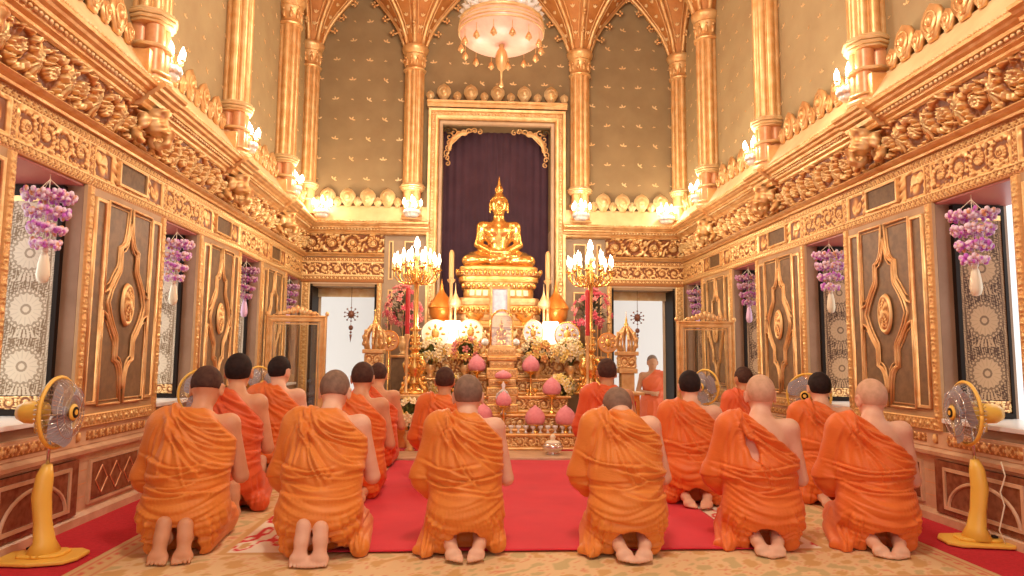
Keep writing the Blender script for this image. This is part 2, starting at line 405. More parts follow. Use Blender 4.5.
    # nape patch
    p=[fh.g[i]-H[i] for i in range(3)]; l=[sum(R[j][i]*p[j] for j in range(3)) for i in range(3)]
    line=np.where(l[1]<.0,-.052+.35*np.abs(l[0])*0+.25*(l[1]+.09),-.03+1.15*(l[1]))+hairline
    line=np.where(l[1]<.02,line,-.007+.9*(l[1]-.02)+.75*(l[1]>.06)*(l[1]-.06)+hairline)
    cutd=(line-l[2])*.7
    near=((np.abs(np.abs(l[0])-.092)<.02)&(np.abs(l[1])<.028)&(l[2]<.022))
    fh.cut(cutd); fh.F=np.where(near,np.maximum(fh.F,.004),fh.F)
    Vh,Qh=fh.mesh(); Vh=relax(Vh,Qh,2,.5); mk(Vh,Qh,'hair',M[hair],root)
    # ---- facial features
    for s in(-1,1): build(MB().ell(H+R@np.array((s*.031,.082,.012)),(.011,.006,.0045),8,5,R),'eye',M['eye'],root,True)
    # ---- robe: draped volume
    g=Field((-.46,-.06,-.006),(.46,1.0,.93),h)
    G=.022
    tor=lambda: None
    g.ell(ch+(0,.0,-.03),(.222*wide,.142,.22),.05); g.ell(ab+(0,0,-.02),(.222*wide,.165,.20),.06)
    g.ell(pel+(0,-.005,-.04),(.24*wide,.20,.215),.07); g.cap((0,.35,.12),(0,.68,.09),.12,.085,.06)
    g.cap(sh(-1)+(.02,0,.0),sh(1)-(.02,0,.0),.072,None,.06)
    g.cap(nk+(-.06,-.01,-.055),sh(-1)+(.02,0,.01),.062,.075,.05)
    # left sleeve falling from the shoulder
    e=el[-1]; g.cap(sh(-1),e+(.0,-.01,.0),.076,.072,.05); g.cap(e,np.array((-.10,.56+L,.55)),.066,.05,.05); 
    g.cap(e+(.015,.0,.03),e+(.035,.04,-.075),.068,.052,.05)
    g.cap(e+(.03,.10,.02),e+(.06,.14,-.10),.055,.035,.04)
    # lap, thighs and calves
    for s in(-1,1):
        g.cap((s*.085,.30,.18),(s*.12,.74,.09),.125,.088,.06)
        g.cap((s*(.125+flare[0 if s<0 else 1]*.5),.66,.07),(s*(.125+flare[0 if s<0 else 1]),.20,.052),.08,.062,.06)
    if tail:
        g.cap((-.15,.42,.13),(-.235,.10,.012),.10,.018,.05); g.cap((-.20,.5,.06),(-.28,.20,.012),.07,.018,.05); g.cap((-.28,.20,.012),(-.16,.06,.012),.018,.02,.05)
    X,Y,Z=g.g
    # keep clear of the feet: hollow under the buttocks
    d=g.cap((-.10,-.05,.03),(.10,-.05,.03),.16,ret=True) if feet=='tuck' else g.cap((-.12,-.03,.0),(.12,-.03,.0),.15,ret=True)
    g.smax(-(d-.01),.03)
    d=g.cap((0,-.1,.04),(0,.20,.055),.115 if feet=='tuck' else .10,ret=True); g.smax(-d,.02)
    # neckline: everything above the slanting edge from the left of the neck to the right armpit is bare
    x0,z0=-.05+ch[0]+.11*(1-bare)-.13*max(0,bare-.5),.832; x1,z1=.235*wide,.54+.12*(1-bare)
    nx,nz=(z0-z1),(x1-x0); nn=math.hypot(nx,nz); nx/=nn; nz/=nn
    edge=((X-x0)*nx+(Z-z0)*nz)+.05*np.clip((Y-.30-L),0,1)+.012*np.sin(9*(X-x0))
    g.smax(edge,.012)
    # right arm stays out of the cloth
    d=np.minimum(g.cap(sh(1)+(.02,0,0),el[1],.058,.046,ret=True),g.cap(el[1],np.array((.06,.58+L,.60)),.045,.036,ret=True)); g.smax(-(d-.003),.012)
    d=g.ell(nk+(0,0,.02),(.062,.066,.09),ret=True); g.smax(-d,.01)
    if slit:
        tt=np.clip((.75-Z)/.27,0,1); dd=np.maximum(np.abs(X-(-.115+.10*tt))-.050*np.clip(np.sin(PI*tt),0,1)**.7+.004,Y-.33); g.smax(-dd,.006)
    g.smax(-(Z-.0005),.004)
    V,Q=g.mesh(); V=relax(V,Q,1,.5); N=normals(V,Q)
    for _ in range(2): 
        A=np.zeros_like(N); c=np.zeros(len(N))
        for k in range(4): np.add.at(A,Q[:,k],N[Q[:,(k+1)%4]])
        N=A/(np.linalg.norm(A,axis=1)[:,None]+1e-9)
    def sm(a,b,t): t=np.clip((t-a)/(b-a),0,1); return t*t*(3-2*t)
    x,y,z=V.T
    w1=sn(V,9,seed); w2=sn(V,22,seed+5)
    up=sm(.44,.54,z+.1*x)
    A=folds(V,r,L,low)
    A=A+.0035*w2+.005*sn(V,14,seed+9)
    nr=np.clip(N[:,1],-1,1); A=A*(.55+.45*sm(-.1,.5,-nr)) if True else A
    # overlap step: the outer cloth ends in a tuck at the waist
    A=A+.012*sm(-.004,.004,(z-.43-.10*x-.012*w1))
    # rolled edge along the left shoulder, a strap of gathered cloth
    strap=np.exp(-((x+.115-.35*(z-.8)*0+.12*(.8-z)*(-1)*.6)/.018)**2)*sm(.45,.62,z)*(y<.36+L)
    A=A+.014*strap-.010*np.exp(-((x+.088+.12*(.8-z)*(-1)*.6)/.012)**2)*sm(.45,.6,z)*(y<.36+L)
    edgev=((x-x0)*nx+(z-z0)*nz); A=A*sm(-.006,-.03,edgev)+.007*np.exp(-((edgev+.02)/.012)**2)
    A=np.where(z<.02,A*sm(0,.02,z),A)
    V2=V+N*A[:,None]; V2[:,2]=np.maximum(V2[:,2],.001)
    mk(V2,Q,'robe',M[robe],root)
    return root
# ------------------------------------------------------------ materials of the hall
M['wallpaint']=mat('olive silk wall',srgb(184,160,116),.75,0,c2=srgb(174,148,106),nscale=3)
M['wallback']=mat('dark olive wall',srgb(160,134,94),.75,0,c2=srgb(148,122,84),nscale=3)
M['field']=mat('fawn panel paint',srgb(196,156,112),.5,0,c2=srgb(182,142,98),nscale=5)
M['inset']=mat('umber panel paint',srgb(116,88,58),.5,0,c2=srgb(140,108,72),nscale=14)
M['beige']=mat('beige stone paint',srgb(222,190,152),.55,0,c2=srgb(208,172,134),nscale=4)
M['pilaster']=mat('grey fawn paint',srgb(178,150,120),.55,0,c2=srgb(164,136,106),nscale=4)
M['apron']=mat('cream cornice slope',srgb(250,214,160),.6,0,c2=srgb(240,198,142),nscale=6)
M['shaft']=mat('salmon marble shaft',srgb(226,150,96),.35,.1,c2=srgb(236,172,118),nscale=16)
M['redmarble']=mat('red brown marble',srgb(122,66,44),.25,0,c2=srgb(152,96,68),nscale=18)
M['palemarble']=mat('cream marble',srgb(226,188,150),.35,0,c2=srgb(204,160,122),nscale=7)
M['whitemarble']=mat('white marble sill',srgb(244,240,234),.3,0)
M['vent']=mat('dark bronze mesh',srgb(98,72,46),.5,.2,c2=srgb(120,90,58),nscale=30)
M['soffit']=mat('dull pink soffit paint',srgb(196,104,94),.35,0)
M['black']=mat('black lacquer',srgb(38,28,22),.5,0,spec=.15)
M['brownreveal']=mat('taupe reveal paint',srgb(162,126,98),.5,0,c2=srgb(146,110,82),nscale=4)
M['carpet']=mat('crimson carpet',srgb(206,38,52),.9,0,c2=srgb(192,30,44),nscale=40,bump=.4,bscale=500,sheen=.0)
M['carpet_bright']=mat('bright red carpet',srgb(222,44,58),.85,0,c2=srgb(208,34,48),nscale=2.2,bump=.3,bscale=500,sheen=.1)  # brighter red for the runner and the cloth strips
M['purple']=mat('aubergine velvet curtain',srgb(84,52,66),.8,0,c2=srgb(74,44,58),nscale=3,sheen=.15)
M['vault']=mat('ochre vault paint',srgb(204,138,74),.6,.2,c2=srgb(188,118,58),nscale=8)
M['stonefloor']=mat('pale stone floor',srgb(232,206,176),.4,0,c2=srgb(220,190,160),nscale=6)
M['inlay']=col_mat('mother of pearl inlay','col',.55,spec=.2)
M['rug']=col_mat('patterned rug','col',.95,bump=.4,bscale=300)
M['outwall']=mat('white outer wall',srgb(250,248,244),.7)
def smst(a,b,t): t=np.clip((t-a)/(b-a),0,1); return t*t*(3-2*t)
def P3(a,b): return np.stack([a.ravel(),b.ravel(),0*a.ravel()],1)
def scroll(u,v,L,Hh,seed=1,ft=-.25):          # running acanthus scroll, 0..1
    k=np.floor(u/L); s=np.where(k%2==0,1,-1); x=(u-(k+.5)*L)/(Hh*.5); y=(v/Hh-.5)*2*s
    r=np.hypot(x,y); t=np.arctan2(y,x)
    sp=np.cos(t-2*PI*1.35*r+.6); a=smst(-.1,.55,sp)*(1-smst(.85,1.15,r))*(.62+.38*np.cos(13*t+9*r+1.5*np.sin(u*40)))
    ros=(1-smst(.2,.27,r))*(.75+.25*np.cos(6*t)); ring=np.exp(-((r-.36)/.05)**2)*.5
    n=sn(P3(u,v),32/Hh,seed).reshape(u.shape); n2=sn(P3(u,v),14/Hh,seed+3).reshape(u.shape)
    fol=smst(ft,ft+.7,n*.7+n2*.5)*smst(.7,.95,r)*.9
    return np.clip(np.maximum.reduce([a,ros,ring,fol])+.10*n,0,1)
def guill(t,v,Wd,p):                  # leaf-and-bead border along t, v across width Wd
    c=(v/Wd-.5)*2; x=(t/p)%1-.5
    b=smst(.25,.05,np.hypot(x*1.6,c*.55)); l=smst(.12,.0,np.abs(np.abs(c)-.45*np.cos(x*2*PI)**2-.1))
    e=np.maximum(smst(.1,.0,np.abs(np.abs(c)-.9)),0)
    return np.clip(.18+.82*np.maximum.reduce([b,l*.8,e]),0,1)
def box01(u,v,u0,u1,v0,v1): return (u>u0)&(u<u1)&(v>v0)&(v<v1)
def xside(s,y0=0): return lambda u,v,w:(s*(HW-w),y0+u,v)
def xback(u,v,w): return (u,YB-w,v)
def relief(name,u0,u1,v0,v1,hf,xf,amp,base=0,res=.006,parent=None,cove=None,m='relief'):
    U=np.linspace(u0,u1,max(2,int(abs(u1-u0)/res))); V=np.linspace(v0,v1,max(2,int((v1-v0)/res)))
    uu,vv=np.meshgrid(U,V,indexing='ij'); h=hf(uu,vv); w=base+amp*h
    if cove is not None: w=w+cove(vv)
    e=(uu==U[0])|(uu==U[-1])|(vv==V[0])|(vv==V[-1]); w=np.where(e,w-amp*.5-.01,w)
    x,y,z=xf(uu,vv,w); nu,nv=uu.shape
    x,y,z=[np.broadcast_to(q,uu.shape) for q in(x,y,z)]
    i,j=np.meshgrid(np.arange(nu-1),np.arange(nv-1),indexing='ij'); a=(i*nv+j).ravel()
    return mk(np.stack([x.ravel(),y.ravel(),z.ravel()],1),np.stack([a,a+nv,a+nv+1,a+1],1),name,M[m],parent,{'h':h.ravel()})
PER=1.86; W0=4.21; NB=range(-3,4)      # bays along the hall; window k is centred on W0+k*PER
WH=.36; ZL=2.19; ZS=.70
wallroot={}
def lintel_h(u,v):   # u measured from a window centre, v height
    u=np.where(u>PER/2,u-PER,u); a=np.abs(u)
    h=np.zeros_like(u)
    lo=v<2.262; hi=v>2.468
    h=np.where(lo,guill(u,v-2.19,.072,.06),h); h=np.where(hi,guill(u,v-2.468,.072,.06),h)
    mid=~lo&~hi
    sc=scroll(u+.36,v-2.28,.18,.17,3)
    h=np.where(mid&(a<.345)&(v>2.28)&(v<2.45),sc*.9,h); h=np.where(mid&(a<.36)&((a>.345)|(v<2.28)|(v>2.45)),.8,h)
    st=mid&(a>=.36)&(a<.43); h=np.where(st,guill(v,a-.36,.07,.06),h)
    fg=mid&(a>=.43)&(a<.66)
    q=np.hypot((a-.535)/.055,(v-2.365)/.085); f=np.clip(1.1-q,0,1)*(.7+.3*np.sin(40*v+30*a))+smst(.2,1,sn(P3(u,v),70,5).reshape(u.shape))*.6
    h=np.where(fg&(a>.445)&(a<.645)&(v>2.28)&(v<2.45),np.clip(f,0,1),np.where(fg,.75,h))
    h=np.where(mid&(a>=.66),.6,h)
    h=np.where(mid&(h>=.59)&(h<=.81),.55+.22*sn(P3(u,v),110,9).reshape(u.shape),h)
    return np.clip(h,0,1)
def frieze_h(u,v):
    a=scroll(u,v-2.60,.31,.27,11,.45)
    fig=np.zeros_like(u)
    for c in(.155+.31*k for k in range(-1,8)):
        x=(u-c-.155)/.075; y=(v-2.73)/.12
        wing=np.exp(-(x**2+y**2)*1.5)*(.75+.35*np.cos(9*np.arctan2(y,x)+3)); fig=np.maximum(fig,wing*(wing>.25))
    return np.clip(np.maximum(a,fig*1.05),0,1)
def wall_panel_parts(root,wd,z0,z1,xf,u0,seedz=0):
    # field, carved border, inset compartments with mouldings, medallion
    u1=u0+wd; b=.068
    build(MB().prism([(u0,z0),(u1,z0),(u1,z1),(u0,z1)],.022,xf),'field',M['field'],root)
    def bh(u,v):
        du=np.minimum(u-u0,u1-u); dv=v-z0
        side=du<dv
        return np.where(side,guill(v,np.clip(du,0,b),b,.075),guill(u,np.clip(dv,0,b*1.3),b*1.3,.075))
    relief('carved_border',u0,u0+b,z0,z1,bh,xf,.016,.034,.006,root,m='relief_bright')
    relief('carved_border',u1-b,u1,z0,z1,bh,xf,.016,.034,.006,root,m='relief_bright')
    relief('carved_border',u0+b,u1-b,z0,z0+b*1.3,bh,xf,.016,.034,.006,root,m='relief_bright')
    c=(u0+u1)/2; zc=(z0+b*1.3+z1)/2; hx=wd*.27; hy=(z1-z0-b*1.3)/2-.07
    mo=MB(); ins=MB()
    prof=[(-.011,.0),(-.011,.034),(-.004,.042),(.004,.036),(.011,.042),(.014,.0)]
    for s in(-1,1):
        a,bb=sorted((c+s*(hx+.035),u1-b-.035 if s>0 else u0+b+.035))
        mo.rframe(a,bb,zc-hy,zc+hy,prof,xf); ins.prism([(a,zc-hy),(bb,zc-hy),(bb,zc+hy),(a,zc+hy)],.026,xf)
    C=[(.0,.88),(.04,.77),(.11,.67),(.22,.61),(.36,.585),(.36,.40),(.40,.35),(.58,.25),(.76,.13),(.88,0)]
    right=C+[(x,-y) for x,y in C[-2::-1]]; full=right+[(-x,y) for x,y in right[-2:0:-1]]
    T=lambda p:(c+p[0]*hx,zc+p[1]*hy)
    def path(pts,r=.0095,w=.036): mo.tube([xf(*T(p),w) for p in pts],r,6)
    def smooth(pts,n=3):
        o=[]
        for i in range(len(pts)-1):
            for k in range(n): o.append(tuple(np.array(pts[i])*(1-k/n)+np.array(pts[i+1])*k/n))
        return o+[pts[-1]]
    path(smooth(full)+[full[0]]); sc=[(x*.86,y*.93) for x,y in full]; path(sc+[sc[0]],.0065)
    ins.prism([T(p) for p in sc],.026,xf)
    for s in(-1,1):
        for w_ in(-1,1):
            poly=[(.07,1.03),(1.03,1.03),(1.03,.09)]+[(x+.085,y) for x,y in C[::-1] if .10<y<.86]; poly=[(s*x,w_*y) for x,y in poly]
            path(smooth(poly)+[poly[0]],.010)
            g=np.mean([(.07,1.03),(1.03,1.03),(1.03,.09),(.5,.6)],axis=0)*np.array((s,w_)); i2=[tuple(g+(np.array(p)-g)*.88) for p in poly]; ins.prism([T(p) for p in i2],.027,xf)
            path(i2+[i2[0]],.0065,.030)
    build(ins,'inset',M['inset'],root); build(mo,'moulding',M['gold'],root,True)
    def mh(u,v):
        r=np.hypot((u-c)/.085,(v-zc)/.155); t=np.arctan2((v-zc)/.155,(u-c)/.085)
        return np.clip(np.maximum.reduce([np.exp(-((r-.9)/.1)**2),(1-smst(.7,.8,r))*(.4+.45*np.cos(7*t+16*r)*np.cos(22*r)),(1-smst(.15,.3,r))]),0,1)*(r<1.08)
    n=28; rr=np.linspace(0,1.02,24); aa=np.linspace(0,2*PI,n*3+1)
    R_,A_=np.meshgrid(rr,aa,indexing='ij'); uu=c+.085*R_*np.cos(A_); vv=zc+.155*R_*np.sin(A_); h=mh(uu,vv); x,y,z=xf(uu,vv,.032+.03*np.sqrt(np.clip(1.02-R_,0,1))+.014*h)
    x,y,z=[np.broadcast_to(q,uu.shape) for q in(x,y,z)]; nu,nv=uu.shape; i,j=np.meshgrid(np.arange(nu-1),np.arange(nv-1),indexing='ij'); a=(i*nv+j).ravel()
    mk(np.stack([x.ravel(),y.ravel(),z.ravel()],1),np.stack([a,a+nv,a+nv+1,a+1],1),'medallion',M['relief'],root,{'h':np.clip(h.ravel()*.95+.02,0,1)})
# ---- side walls (wall, mouldings, dado) -------------------------------------------------
names={-1:'left',1:'right'}
Y0,Y1=-2.6,YB
def ledge(mb,y0,y1,s,off=0):
    prof=[(0,2.87),(.085,2.875),(.10,2.89),(.105,2.905),(.135,2.92),(.145,2.945),(.18,2.955),(.185,2.975),(.215,2.985),(.225,3.0),(.25,3.01),(.255,3.03),(.235,3.045),(.215,3.04),(0,3.04)]
    prof=[(a+(off if a>0 else 0),b) for a,b in prof]
    mb.sweep(prof,[((s*HW,y0,0),(-s,0,0),(0,0,1)),((s*HW,y1,0),(-s,0,0),(0,0,1))])
COLS=[W0+PER*(k+.5) for k in NB if W0+PER*(k+.5)<YB-.5]
def column(x,y,name,faceang):
    root=struct(MBcol(x,y,name,faceang)); return root
_colmesh={}
def colonnette():
    sh=MB(); bs=MB(); gd=MB(); cp=MB(); R=.118
    pts=[(0,0,.11)]+[(R*.86*math.cos(a),R*.86*math.sin(a),.046) for a in np.arange(8)*PI/4]
    for x,y,r in pts:
        n=12; pr=[(r,3.62),(r,5.36)]
        sh.lathe([(r,3.60),(r,5.40)],(x,y,0),12)
    for a in np.arange(8)*PI/4+PI/8: sh.lathe([(.016,3.6),(.016,5.4)],(R*.98*math.cos(a),R*.98*math.sin(a),0),6)
    for a in np.arange(4)*PI/2+PI/4: bs.lathe([(.07,3.05),(.07,3.56)],(.078*math.cos(a),.062*math.sin(a),0),14)
    rings=[(3.10,.165,.03),(3.16,.15,.015),(3.36,.15,.022),(3.54,.15,.015),(3.565,.165,.02),(3.595,.175,.02),(3.625,.155,.015)]
    for z,r,t in rings: gd.lathe([(r*.7,z-t),(r,z-t*.6),(r+t*.3,z),(r,z+t*.6),(r*.7,z+t)],(0,0,0),16,lobes=8,la=.08)
    prof=[(.13,5.36),(.16,5.37),(.165,5.39),(.14,5.41),(.13,5.44),(.13,5.50),(.15,5.58),(.165,5.61),(.145,5.63),(.17,5.66),(.19,5.70),(.195,5.735),(.175,5.76),(.12,5.78)]
    cp.lathe(prof,(0,0,0),24,lobes=8,la=.06)
    for k in range(10):
        a=2*PI*k/10; cp.ell((.142*math.cos(a),.142*math.sin(a),5.50),(.026,.026,.055),8,6); cp.ell((.158*math.cos(a),.158*math.sin(a),5.565),(.02,.018,.02),6,5)
    return sh,bs,gd,cp
first=None
def conoid():
    # fan-shaped vault springing: painted cells between raised ribs
    zs=np.array([5.76,5.9,6.05,6.2,6.4,6.55,6.7,6.85,7.0,7.12]); rs=np.array([.15,.2,.26,.35,.50,.62,.76,.93,1.12,1.3])
    m=MB(); na=48
    m.lathe(list(zip(rs,zs)),(0,0,0),na); m.f=m.f[:-2]
    rb=MB()
    for k in range(8):
        a=2*PI*k/8
        rb.tube([(r*math.cos(a)*1.01,r*math.sin(a)*1.01,z-.012) for r,z in zip(rs,zs)],.030,6); 
        for q in(-1,1): rb.tube([((r+.005)*math.cos(a+q*(.07+.035/max(r,.2))),(r+.005)*math.sin(a+q*(.07+.035/max(r,.2))),z-.006) for r,z in zip(rs[1:],zs[1:])],.009,5)
    lv=MB()
    for k in range(8):
        for i in range(1,8):
            for q in((-.12,.12) if i>3 else (0,)):
                a=2*PI*(k+.5)/8+q; r=(rs[i]+rs[i+1])/2; z=(zs[i]+zs[i+1])/2-.01; R=rotz(a)@roty(.75)
                for b in(-.6,.0,.6): lv.ell(np.array((r*math.cos(a),r*math.sin(a),z))+R@rotx(b)@np.array((0,0,.03)),(.006,.012,.03),6,4,R@rotx(b))
    cu=MB()
    for k in range(4):
        a=k*PI/2; c,s=math.cos(a),math.sin(a)
        for z in(6.0,6.22,6.44,6.66,6.86):
            r=np.interp(z,zs,rs)+.02; P=[(r*c,r*s,z),((r+.05)*c,(r+.05)*s,z-.03),((r+.085)*c,(r+.085)*s,z-.015)]; cu.tube(P,[.016,.014,.012],6)
            for dx,dz in((.085,-.045),(.115,-.01),(.085,.02)): cu.ell(((r+dx)*c,(r+dx)*s,z+dz),(.022,.022,.022),6,4)
    rb2=cu
    return m,rb,lv,rb2
def build_columns():
    sh,bs,gd,cp=colonnette(); cv,rb,lv,cu=conoid(); proto=None; spots=[]
    for s in(-1,1):
        for y in COLS: spots.append((s*(HW-.09),y))
        spots.append((s*(HW-.05),YB-.12)); spots.append((s*1.26,YB-.12))
    for n,(x,y) in enumerate(spots):
        if proto is None:
            proto=bpy.data.objects.new('column',None); COL.objects.link(proto); struct(proto)
            build(sh,'shaft',M['gold'],proto,True,auto=40); build(bs,'base_shaft',M['shaft'],proto,True,auto=40); build(gd,'ring_moulding',M['gold_pale'],proto,True,auto=40); build(cp,'capital',M['gold'],proto,True,auto=50)
            v=build(cv,'vault_springing',M['vault'],proto,True); build(rb,'vault_rib',M['gold'],v,True); build(lv,'gilded_leaf',M['gold_pale'],v,True); build(cu,'arch_cusp',M['gold'],v,True)
            proto.location=(x,y,0)
        else: dup(proto,(x,y,0))
build_columns()
def sidewall(s):
    xf=xside(s); nm=names[s]
    w=MB(); T=.52
    # masonry below the sills, above the lintels and between windows
    def slab(y0,y1,z0,z1): w.cbox(s*HW,s*(HW+T),y0,y1,z0,z1)
    slab(Y0,Y1+.3,-.02,ZS-.03); slab(Y0,Y1+.3,ZL,3.3)
    ys=[Y0]+[q for k in NB for q in(W0+k*PER-WH,W0+k*PER+WH)]+[Y1+.3]
    for i in range(0,len(ys),2): slab(ys[i],ys[i+1],ZS-.03,ZL)
    wall=struct(build(w,'wall_'+nm,M['brownreveal']))
    up=MB().cbox(s*HW,s*(HW+T),Y0,Y1+.3,3.3,7.2); build(up,'upper_wall',M['wallpaint'],wall)
    mt=MB(); mo=random.Random(4)
    for i,z in enumerate(np.arange(3.75,6.9,.27)):
        for j,y in enumerate(np.arange(1.2,YB-.2,.21)):
            motif(mt,xf,y+(.105 if i%2 else 0),z,.028 if (i+j)%2 else .014,.6*math.sin(i*3.7+j*2.1))
    build(mt,'gilded_sprig',M['gold_pale'],wall)
    # dado
    d=MB(); d2=MB(); d3=MB()
    d.cbox(s*HW,s*(HW-.018),Y0,Y1,.0,.50)
    d.sweep([(0,.0),(.05,.0),(.05,.05),(.03,.075),(0,.08)],[((s*HW,Y0,0),(-s,0,0),(0,0,1)),((s*HW,Y1,0),(-s,0,0),(0,0,1))])
    d.sweep([(0,.42),(.03,.425),(.035,.44),(.06,.45),(.065,.475),(.03,.49),(0,.50)],[((s*HW,Y0,0),(-s,0,0),(0,0,1)),((s*HW,Y1,0),(-s,0,0),(0,0,1))])
    d.cbox(s*HW,s*(HW-.025),Y0,Y1,.50,.61)
    st=build(d,'baseboard_'+nm,M['palemarble']); struct(st)
    jn=MB()
    for k in NB:
        c=W0+k*PER
        # under each window a breast of dark marble with an arched pale inlay
        d2.cbox(s*(HW-.018),s*(HW-.05),c-.43,c+.43,.075,.42)
        fr=[(-.011,.045),(-.011,.060),(.011,.060),(.011,.045)]
        d3.rframe(c-.33,c+.33,.12,.37,fr,xf)
        for kk in range(2):
            q=[xf(c+(.30)*math.cos(a),.12+.20*math.sin(a),.052) for a in np.linspace(0,PI,17)]; 
            if kk==0: d3.tube(q,.012,6)
        d2.cbox(s*(HW-.018),s*(HW-.034),c+.62,c+1.24,.13,.37)
        d3.rframe(c+.60,c+1.26,.115,.385,[(-.012,.016),(-.012,.038),(.008,.038),(.008,.016)],xf)
        for i in range(3):      # lozenges
            cc=c+.93+(i-1)*.19; pts=[(cc-.075,.25),(cc,.16),(cc+.075,.25),(cc,.34)]
            jn.tube([xf(p[0],p[1],.036) for p in pts+pts[:1]],.005,4)
        for z in(.165,.25,.335):
            for q0,q1 in((.44,.58),(1.28,1.42)): jn.cbox(s*(HW-.018),s*(HW-.0195),c+q0,c+q1,z-.002,z+.002)
    build(d2,'marble_panel',M['redmarble'],st); build(d3,'inlay_border',M['palemarble'],st); build(jn,'inlay_line',M['shaft'],st)
    for k in NB:
        c=W0+k*PER; far=k<-1
        if far: continue
        relief('gilt_band',c-.32,c+.32,.515,.60,lambda u,v:guill(u,v-.515,.085,.09),xf,.014,.03,.008,st)
        relief('gilt_band',c+.53,c+1.33,.52,.595,lambda u,v:guill(u,v-.52,.075,.09),xf,.014,.03,.008,st)
        relief('gilt_band',c+.41,c+.47,.52,.595,lambda u,v:np.clip(1.2-np.hypot((u-u.mean())/.025,(v-.5575)/.035),0,1),xf,.014,.03,.008,st)
    # entablature
    t=MB(); t.sweep([(0,2.535),(.045,2.535),(.05,2.55),(.085,2.56),(.10,2.575),(.085,2.59),(.06,2.60),(0,2.605)],[((s*HW,Y0,0),(-s,0,0),(0,0,1)),((s*HW,Y1,0),(-s,0,0),(0,0,1))])
    ledge(t,Y0,Y1,s)
    for y in COLS: ledge(t,y-.19,y+.19,s,.055); t.cbox(s*HW,s*(HW-.17),y-.17,y+.17,3.0,3.30)
    ent=struct(build(t,'trim_1' if s<0 else 'trim_2',M['gold'])); 
    dn=MB()
    y=Y0
    while y<Y1-.25:
        dn.ell((s*(HW-.165),y,2.938),(.014,.018,.014),6,4); dn.ell((s*(HW-.242),y,3.045),(.015,.016,.013),6,4); y+=.047
    build(dn,'beading',M['gold_pale'],ent,True)
    ap=MB().sweep([(0,3.03),(.225,3.035),(.21,3.05),(.05,3.29),(.045,3.31),(0,3.31)],[((s*HW,Y0,0),(-s,0,0),(0,0,1)),((s*HW,Y1,0),(-s,0,0),(0,0,1))]); build(ap,'cornice_slope',M['apron'],ent)
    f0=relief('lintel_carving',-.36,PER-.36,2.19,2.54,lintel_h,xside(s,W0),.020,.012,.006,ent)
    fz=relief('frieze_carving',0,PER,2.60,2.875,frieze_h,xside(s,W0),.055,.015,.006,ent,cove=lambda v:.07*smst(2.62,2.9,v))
    for k in NB:
        if k==0 or k<-1: continue
        o=f0.copy(); COL.objects.link(o); o.location.y=k*PER; 
        o=fz.copy(); COL.objects.link(o); o.location.y=k*PER
    # elephant-headed console below each column
    for y in COLS:
        if y<2: continue
        console(s,y,ent)
    # dark vents over the panels
    for k in NB:
        if k<-1: continue
        c=W0+k*PER+.93
        if c+.2>YB: continue
        v=MB().rframe(c-.20,c+.20,2.285,2.45,[(-.008,.0),(-.008,.044),(.008,.044),(.008,.0)],xf); vv=build(v,'vent_frame',M['gold'],ent)
        build(MB().prism([(c-.195,2.285),(c+.195,2.285),(c+.195,2.45),(c-.195,2.45)],.030,xf),'vent_mesh',M['vent'],ent)
    # crest of lotus-bud finials along the ledge
    ax=MB(); 
    y=1.0; i=0
    while y<YB-.25:
        if min(abs(y-c) for c in COLS)>.17: antefix(ax,xf,y,3.29,.26 if i%2==0 else .15)
        y+=.155; i+=1
    build(ax,'crest',M['gold'],ent,True)
    return wall
def motif(mb,xf,u,v,r,tilt=0):
    for a in(-.9+tilt,.25+tilt,1.5+tilt):
        du,dv=math.sin(a),math.cos(a); c=(u+du*r*.8,v+dv*r*.6)
        q=[(c[0]+du*r*.7*math.cos(t)+dv*r*.3*math.sin(t),c[1]+dv*r*.7*math.cos(t)-du*r*.3*math.sin(t)) for t in np.linspace(0,2*PI,8)[:-1]]
        mb.prism(q,.003,xf)
def antefix(mb,xf,u,v,H):
    w=H*.42
    o=[(-.35,0),(.35,0),(.42,.10),(.75,.28),(1,.50),(.92,.72),(.6,.90),(.0,1.05),(-.6,.90),(-.92,.72),(-1,.50),(-.75,.28),(-.42,.10)]
    p=[(u+a*w,v+b*H) for a,b in o]; mb.prism(p,.03,lambda a,b,c:xf(a,b,c+.045))
    p=[(u+a*w*.6,v+.12*H+b*H*.7) for a,b in o]; mb.prism(p,.015,lambda a,b,c:xf(a,b,c+.07))
    c=xf(u,v+.55*H,.085); mb.ell(c,(w*.3,w*.3,H*.16),8,5); q=[xf(u+w*.62*math.cos(t_),v+.53*H+H*.30*math.sin(t_),.085) for t_ in np.linspace(0,2*PI,13)]; mb.tube(q,H*.022,4)
_con=None
def console(s,y,parent):
    global _con
    if _con is None:
        f=Field((-.02,-.2,2.56),(.36,.2,2.90),.008)
        f.ell((.15,0,2.80),(.10,.085,.075),.03); f.ell((.19,0,2.76),(.075,.065,.07),.03)
        pts=[(.22,0,2.76),(.27,0,2.71),(.26,0,2.64),(.20,0,2.615),(.17,.0,2.65)]
        for i in range(4): f.cap(pts[i],pts[i+1],.042-.007*i,.035-.007*i,.02)
        for q in(-1,1):
            f.ell((.12,q*.10,2.79),(.05,.035,.065),.02); f.cap((.22,q*.035,2.73),(.29,q*.06,2.70),.012,.008,.01)
            f.cap((.08,q*.12,2.70),(.13,q*.15,2.63),.035,.03,.03); f.ell((.215,q*.05,2.785),(.016,.014,.016),.01)
        f.cap((.05,0,2.88),(.22,0,2.875),.05,.05,.03)
        V,Q=f.mesh(); V=relax(V,Q,1); h=np.clip(.55+.25*sn(V,60,3),0,1); V=V+normals(V,Q)*(.004*sn(V,90,4))[:,None]
        _con=(V,Q,h)
    V,Q,h=_con; P=np.stack([s*(HW-V[:,0]),y+V[:,1],V[:,2]],1)
    mk(P,Q,'elephant_console',M['relief'],parent,{'h':h})
